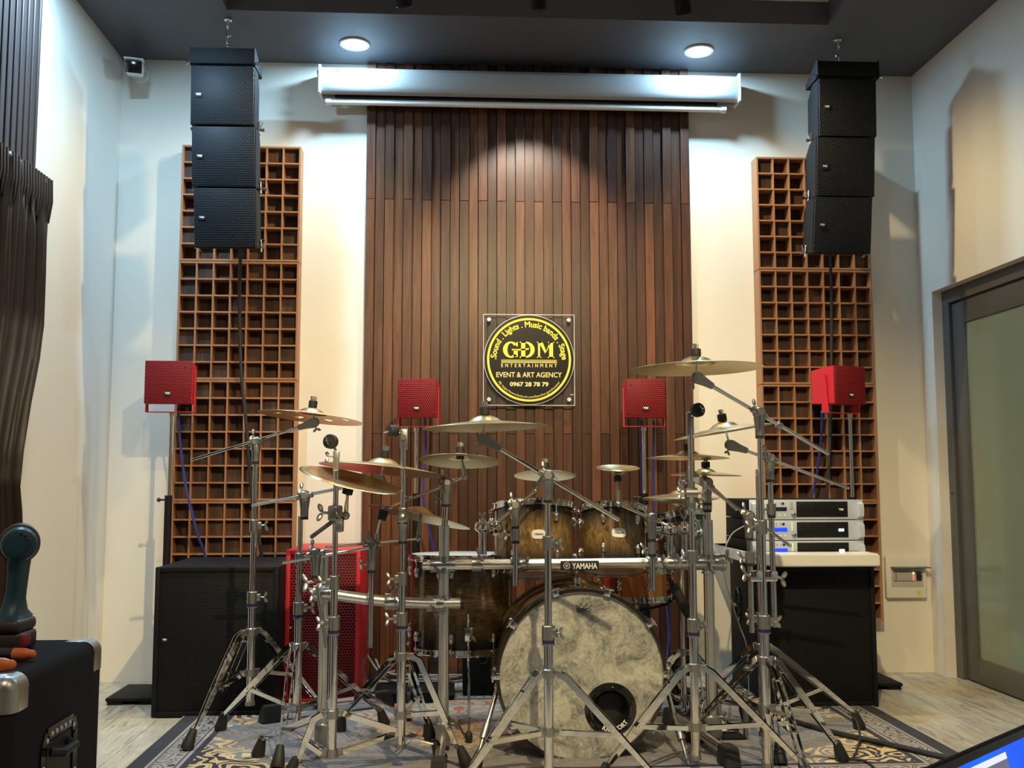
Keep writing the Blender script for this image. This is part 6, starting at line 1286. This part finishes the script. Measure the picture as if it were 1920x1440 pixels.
# ================================================================== laptop, lower right corner
Yl = 0.92; A = at(1726, 1444, Yl); ddir = V((math.sin(R(50)), math.cos(R(50)), 0)); side = V((ddir.y, -ddir.x, 0))   # ddir runs along the top edge of the lid
T = Thing('laptop', 'open laptop with a bright blue screen in the lower right corner', 'laptop', A+ddir*0.17-Z*0.225)
tilt = (Z*0.97 + V((ddir.y, -ddir.x, 0))*-0.0).normalized(); nrm = V((-ddir.y, ddir.x, 0))      # nrm: back of the lid; screen faces -nrm
nr = nrm if nrm.dot(V((0, 0, 0))-A) > 0 else -nrm                                               # screen normal towards the camera side
lz = (Z*math.cos(R(14))-nr*math.sin(R(14))).normalized(); sn = ddir.cross(lz); sn = sn if sn.dot(nr) > 0 else -sn
O = A-lz*0.0
MM = Matrix(((ddir.x, sn.x, lz.x, O.x), (ddir.y, sn.y, lz.y, O.y), (ddir.z, sn.z, lz.z, O.z), (0, 0, 0, 1)))   # x along the edge, y screen normal, z up the lid
m = MB(); m.box((-0.0, -0.006, -0.225), (0.345, 0.0, 0.0), 0.003, MM); lid = T.part('lid', m, M_BLACK)
m = MB(); m.box((0.004, -0.0005, -0.221), (0.341, 0.0012, -0.003), 0.001, MM); T.part('bezel', m, M_PLAST, lid)
def screen_mat():
    mm = mat('lit_screen', (0, 0, 0), 0.2); N, L_ = nodes(mm); b = N['Principled BSDF']; tc = N.new('ShaderNodeTexCoord'); sp = N.new('ShaderNodeSeparateXYZ'); L_.new(tc.outputs['Generated'], sp.inputs[0])
    g = noise(N, L_, tc.outputs['Generated'], 2.2, 1, 0.4, 1.0); c_ = mixc(N, L_, g, (0.0, 0.16, 0.80), (0.0, 0.008, 0.70)); L_.new(c_, b.inputs['Emission Color']); b.inputs['Emission Strength'].default_value = 1.0; return mm
m = MB(); m.box((0.011, 0.0008, -0.205), (0.334, 0.0018, -0.0105), 0, MM); sc_ = T.part('screen', m, screen_mat(), lid)
m = MB(); m.box((0.093, 0.0016, -0.12), (0.176, 0.0022, -0.019), 0, MM); T.part('window', m, mat('screen_window_grey', (0.1, 0.1, 0.12), 0.3, emis=(0.12, 0.13, 0.2), estr=0.8), sc_)
m = MB(); m.box((0.093, 0.0018, -0.0215), (0.176, 0.0024, -0.0155), 0, MM); T.part('title_bar', m, mat('screen_window_white', (0.6, 0.6, 0.7), 0.3, emis=(0.6, 0.65, 0.8), estr=0.9), sc_)
hinge = O-lz*0.228; m = MB(); B2 = Matrix(((ddir.x, nr.x, 0, hinge.x), (ddir.y, nr.y, 0, hinge.y), (0, 0, 1, hinge.z), (0, 0, 0, 1))); m.box((0, -0.005, -0.016), (0.345, 0.235, -0.001), 0.004, B2); bs = T.part('base', m, M_PLAST)
m = MB()
for r_ in range(5):
    for k in range(14): m.box((0.022+k*0.0218, 0.025+r_*0.020, -0.002), (0.040+k*0.0218, 0.041+r_*0.020, 0.0008), 0.001, B2)
T.part('keyboard', m, M_RUBBER, bs)
tz = hinge.z-0.017; tc_ = B2 @ V((0.17, 0.12, 0)); T = Thing('side_table', 'small dark table carrying the laptop, below the picture edge', 'table', (tc_.x, tc_.y, 0))
m = MB(); m.cube((0, 0, 0), (0.44, 0.32, 0.02), 0.004, Matrix.Translation((tc_.x, tc_.y, tz-0.010)) @ Matrix.Rotation(math.atan2(ddir.y, ddir.x), 4, 'Z')); T.part('tabletop', m, M_DARKGREY)
for sx in (-1, 1):
    for sy in (-1, 1):
        o = Matrix.Rotation(math.atan2(ddir.y, ddir.x), 3, 'Z') @ V((sx*0.19, sy*0.13, 0)); m = MB(); m.cyl((tc_.x+o.x, tc_.y+o.y, 0), (tc_.x+o.x, tc_.y+o.y, tz-0.019), 0.012, n=12); T.part('leg', m, M_DARKGREY)
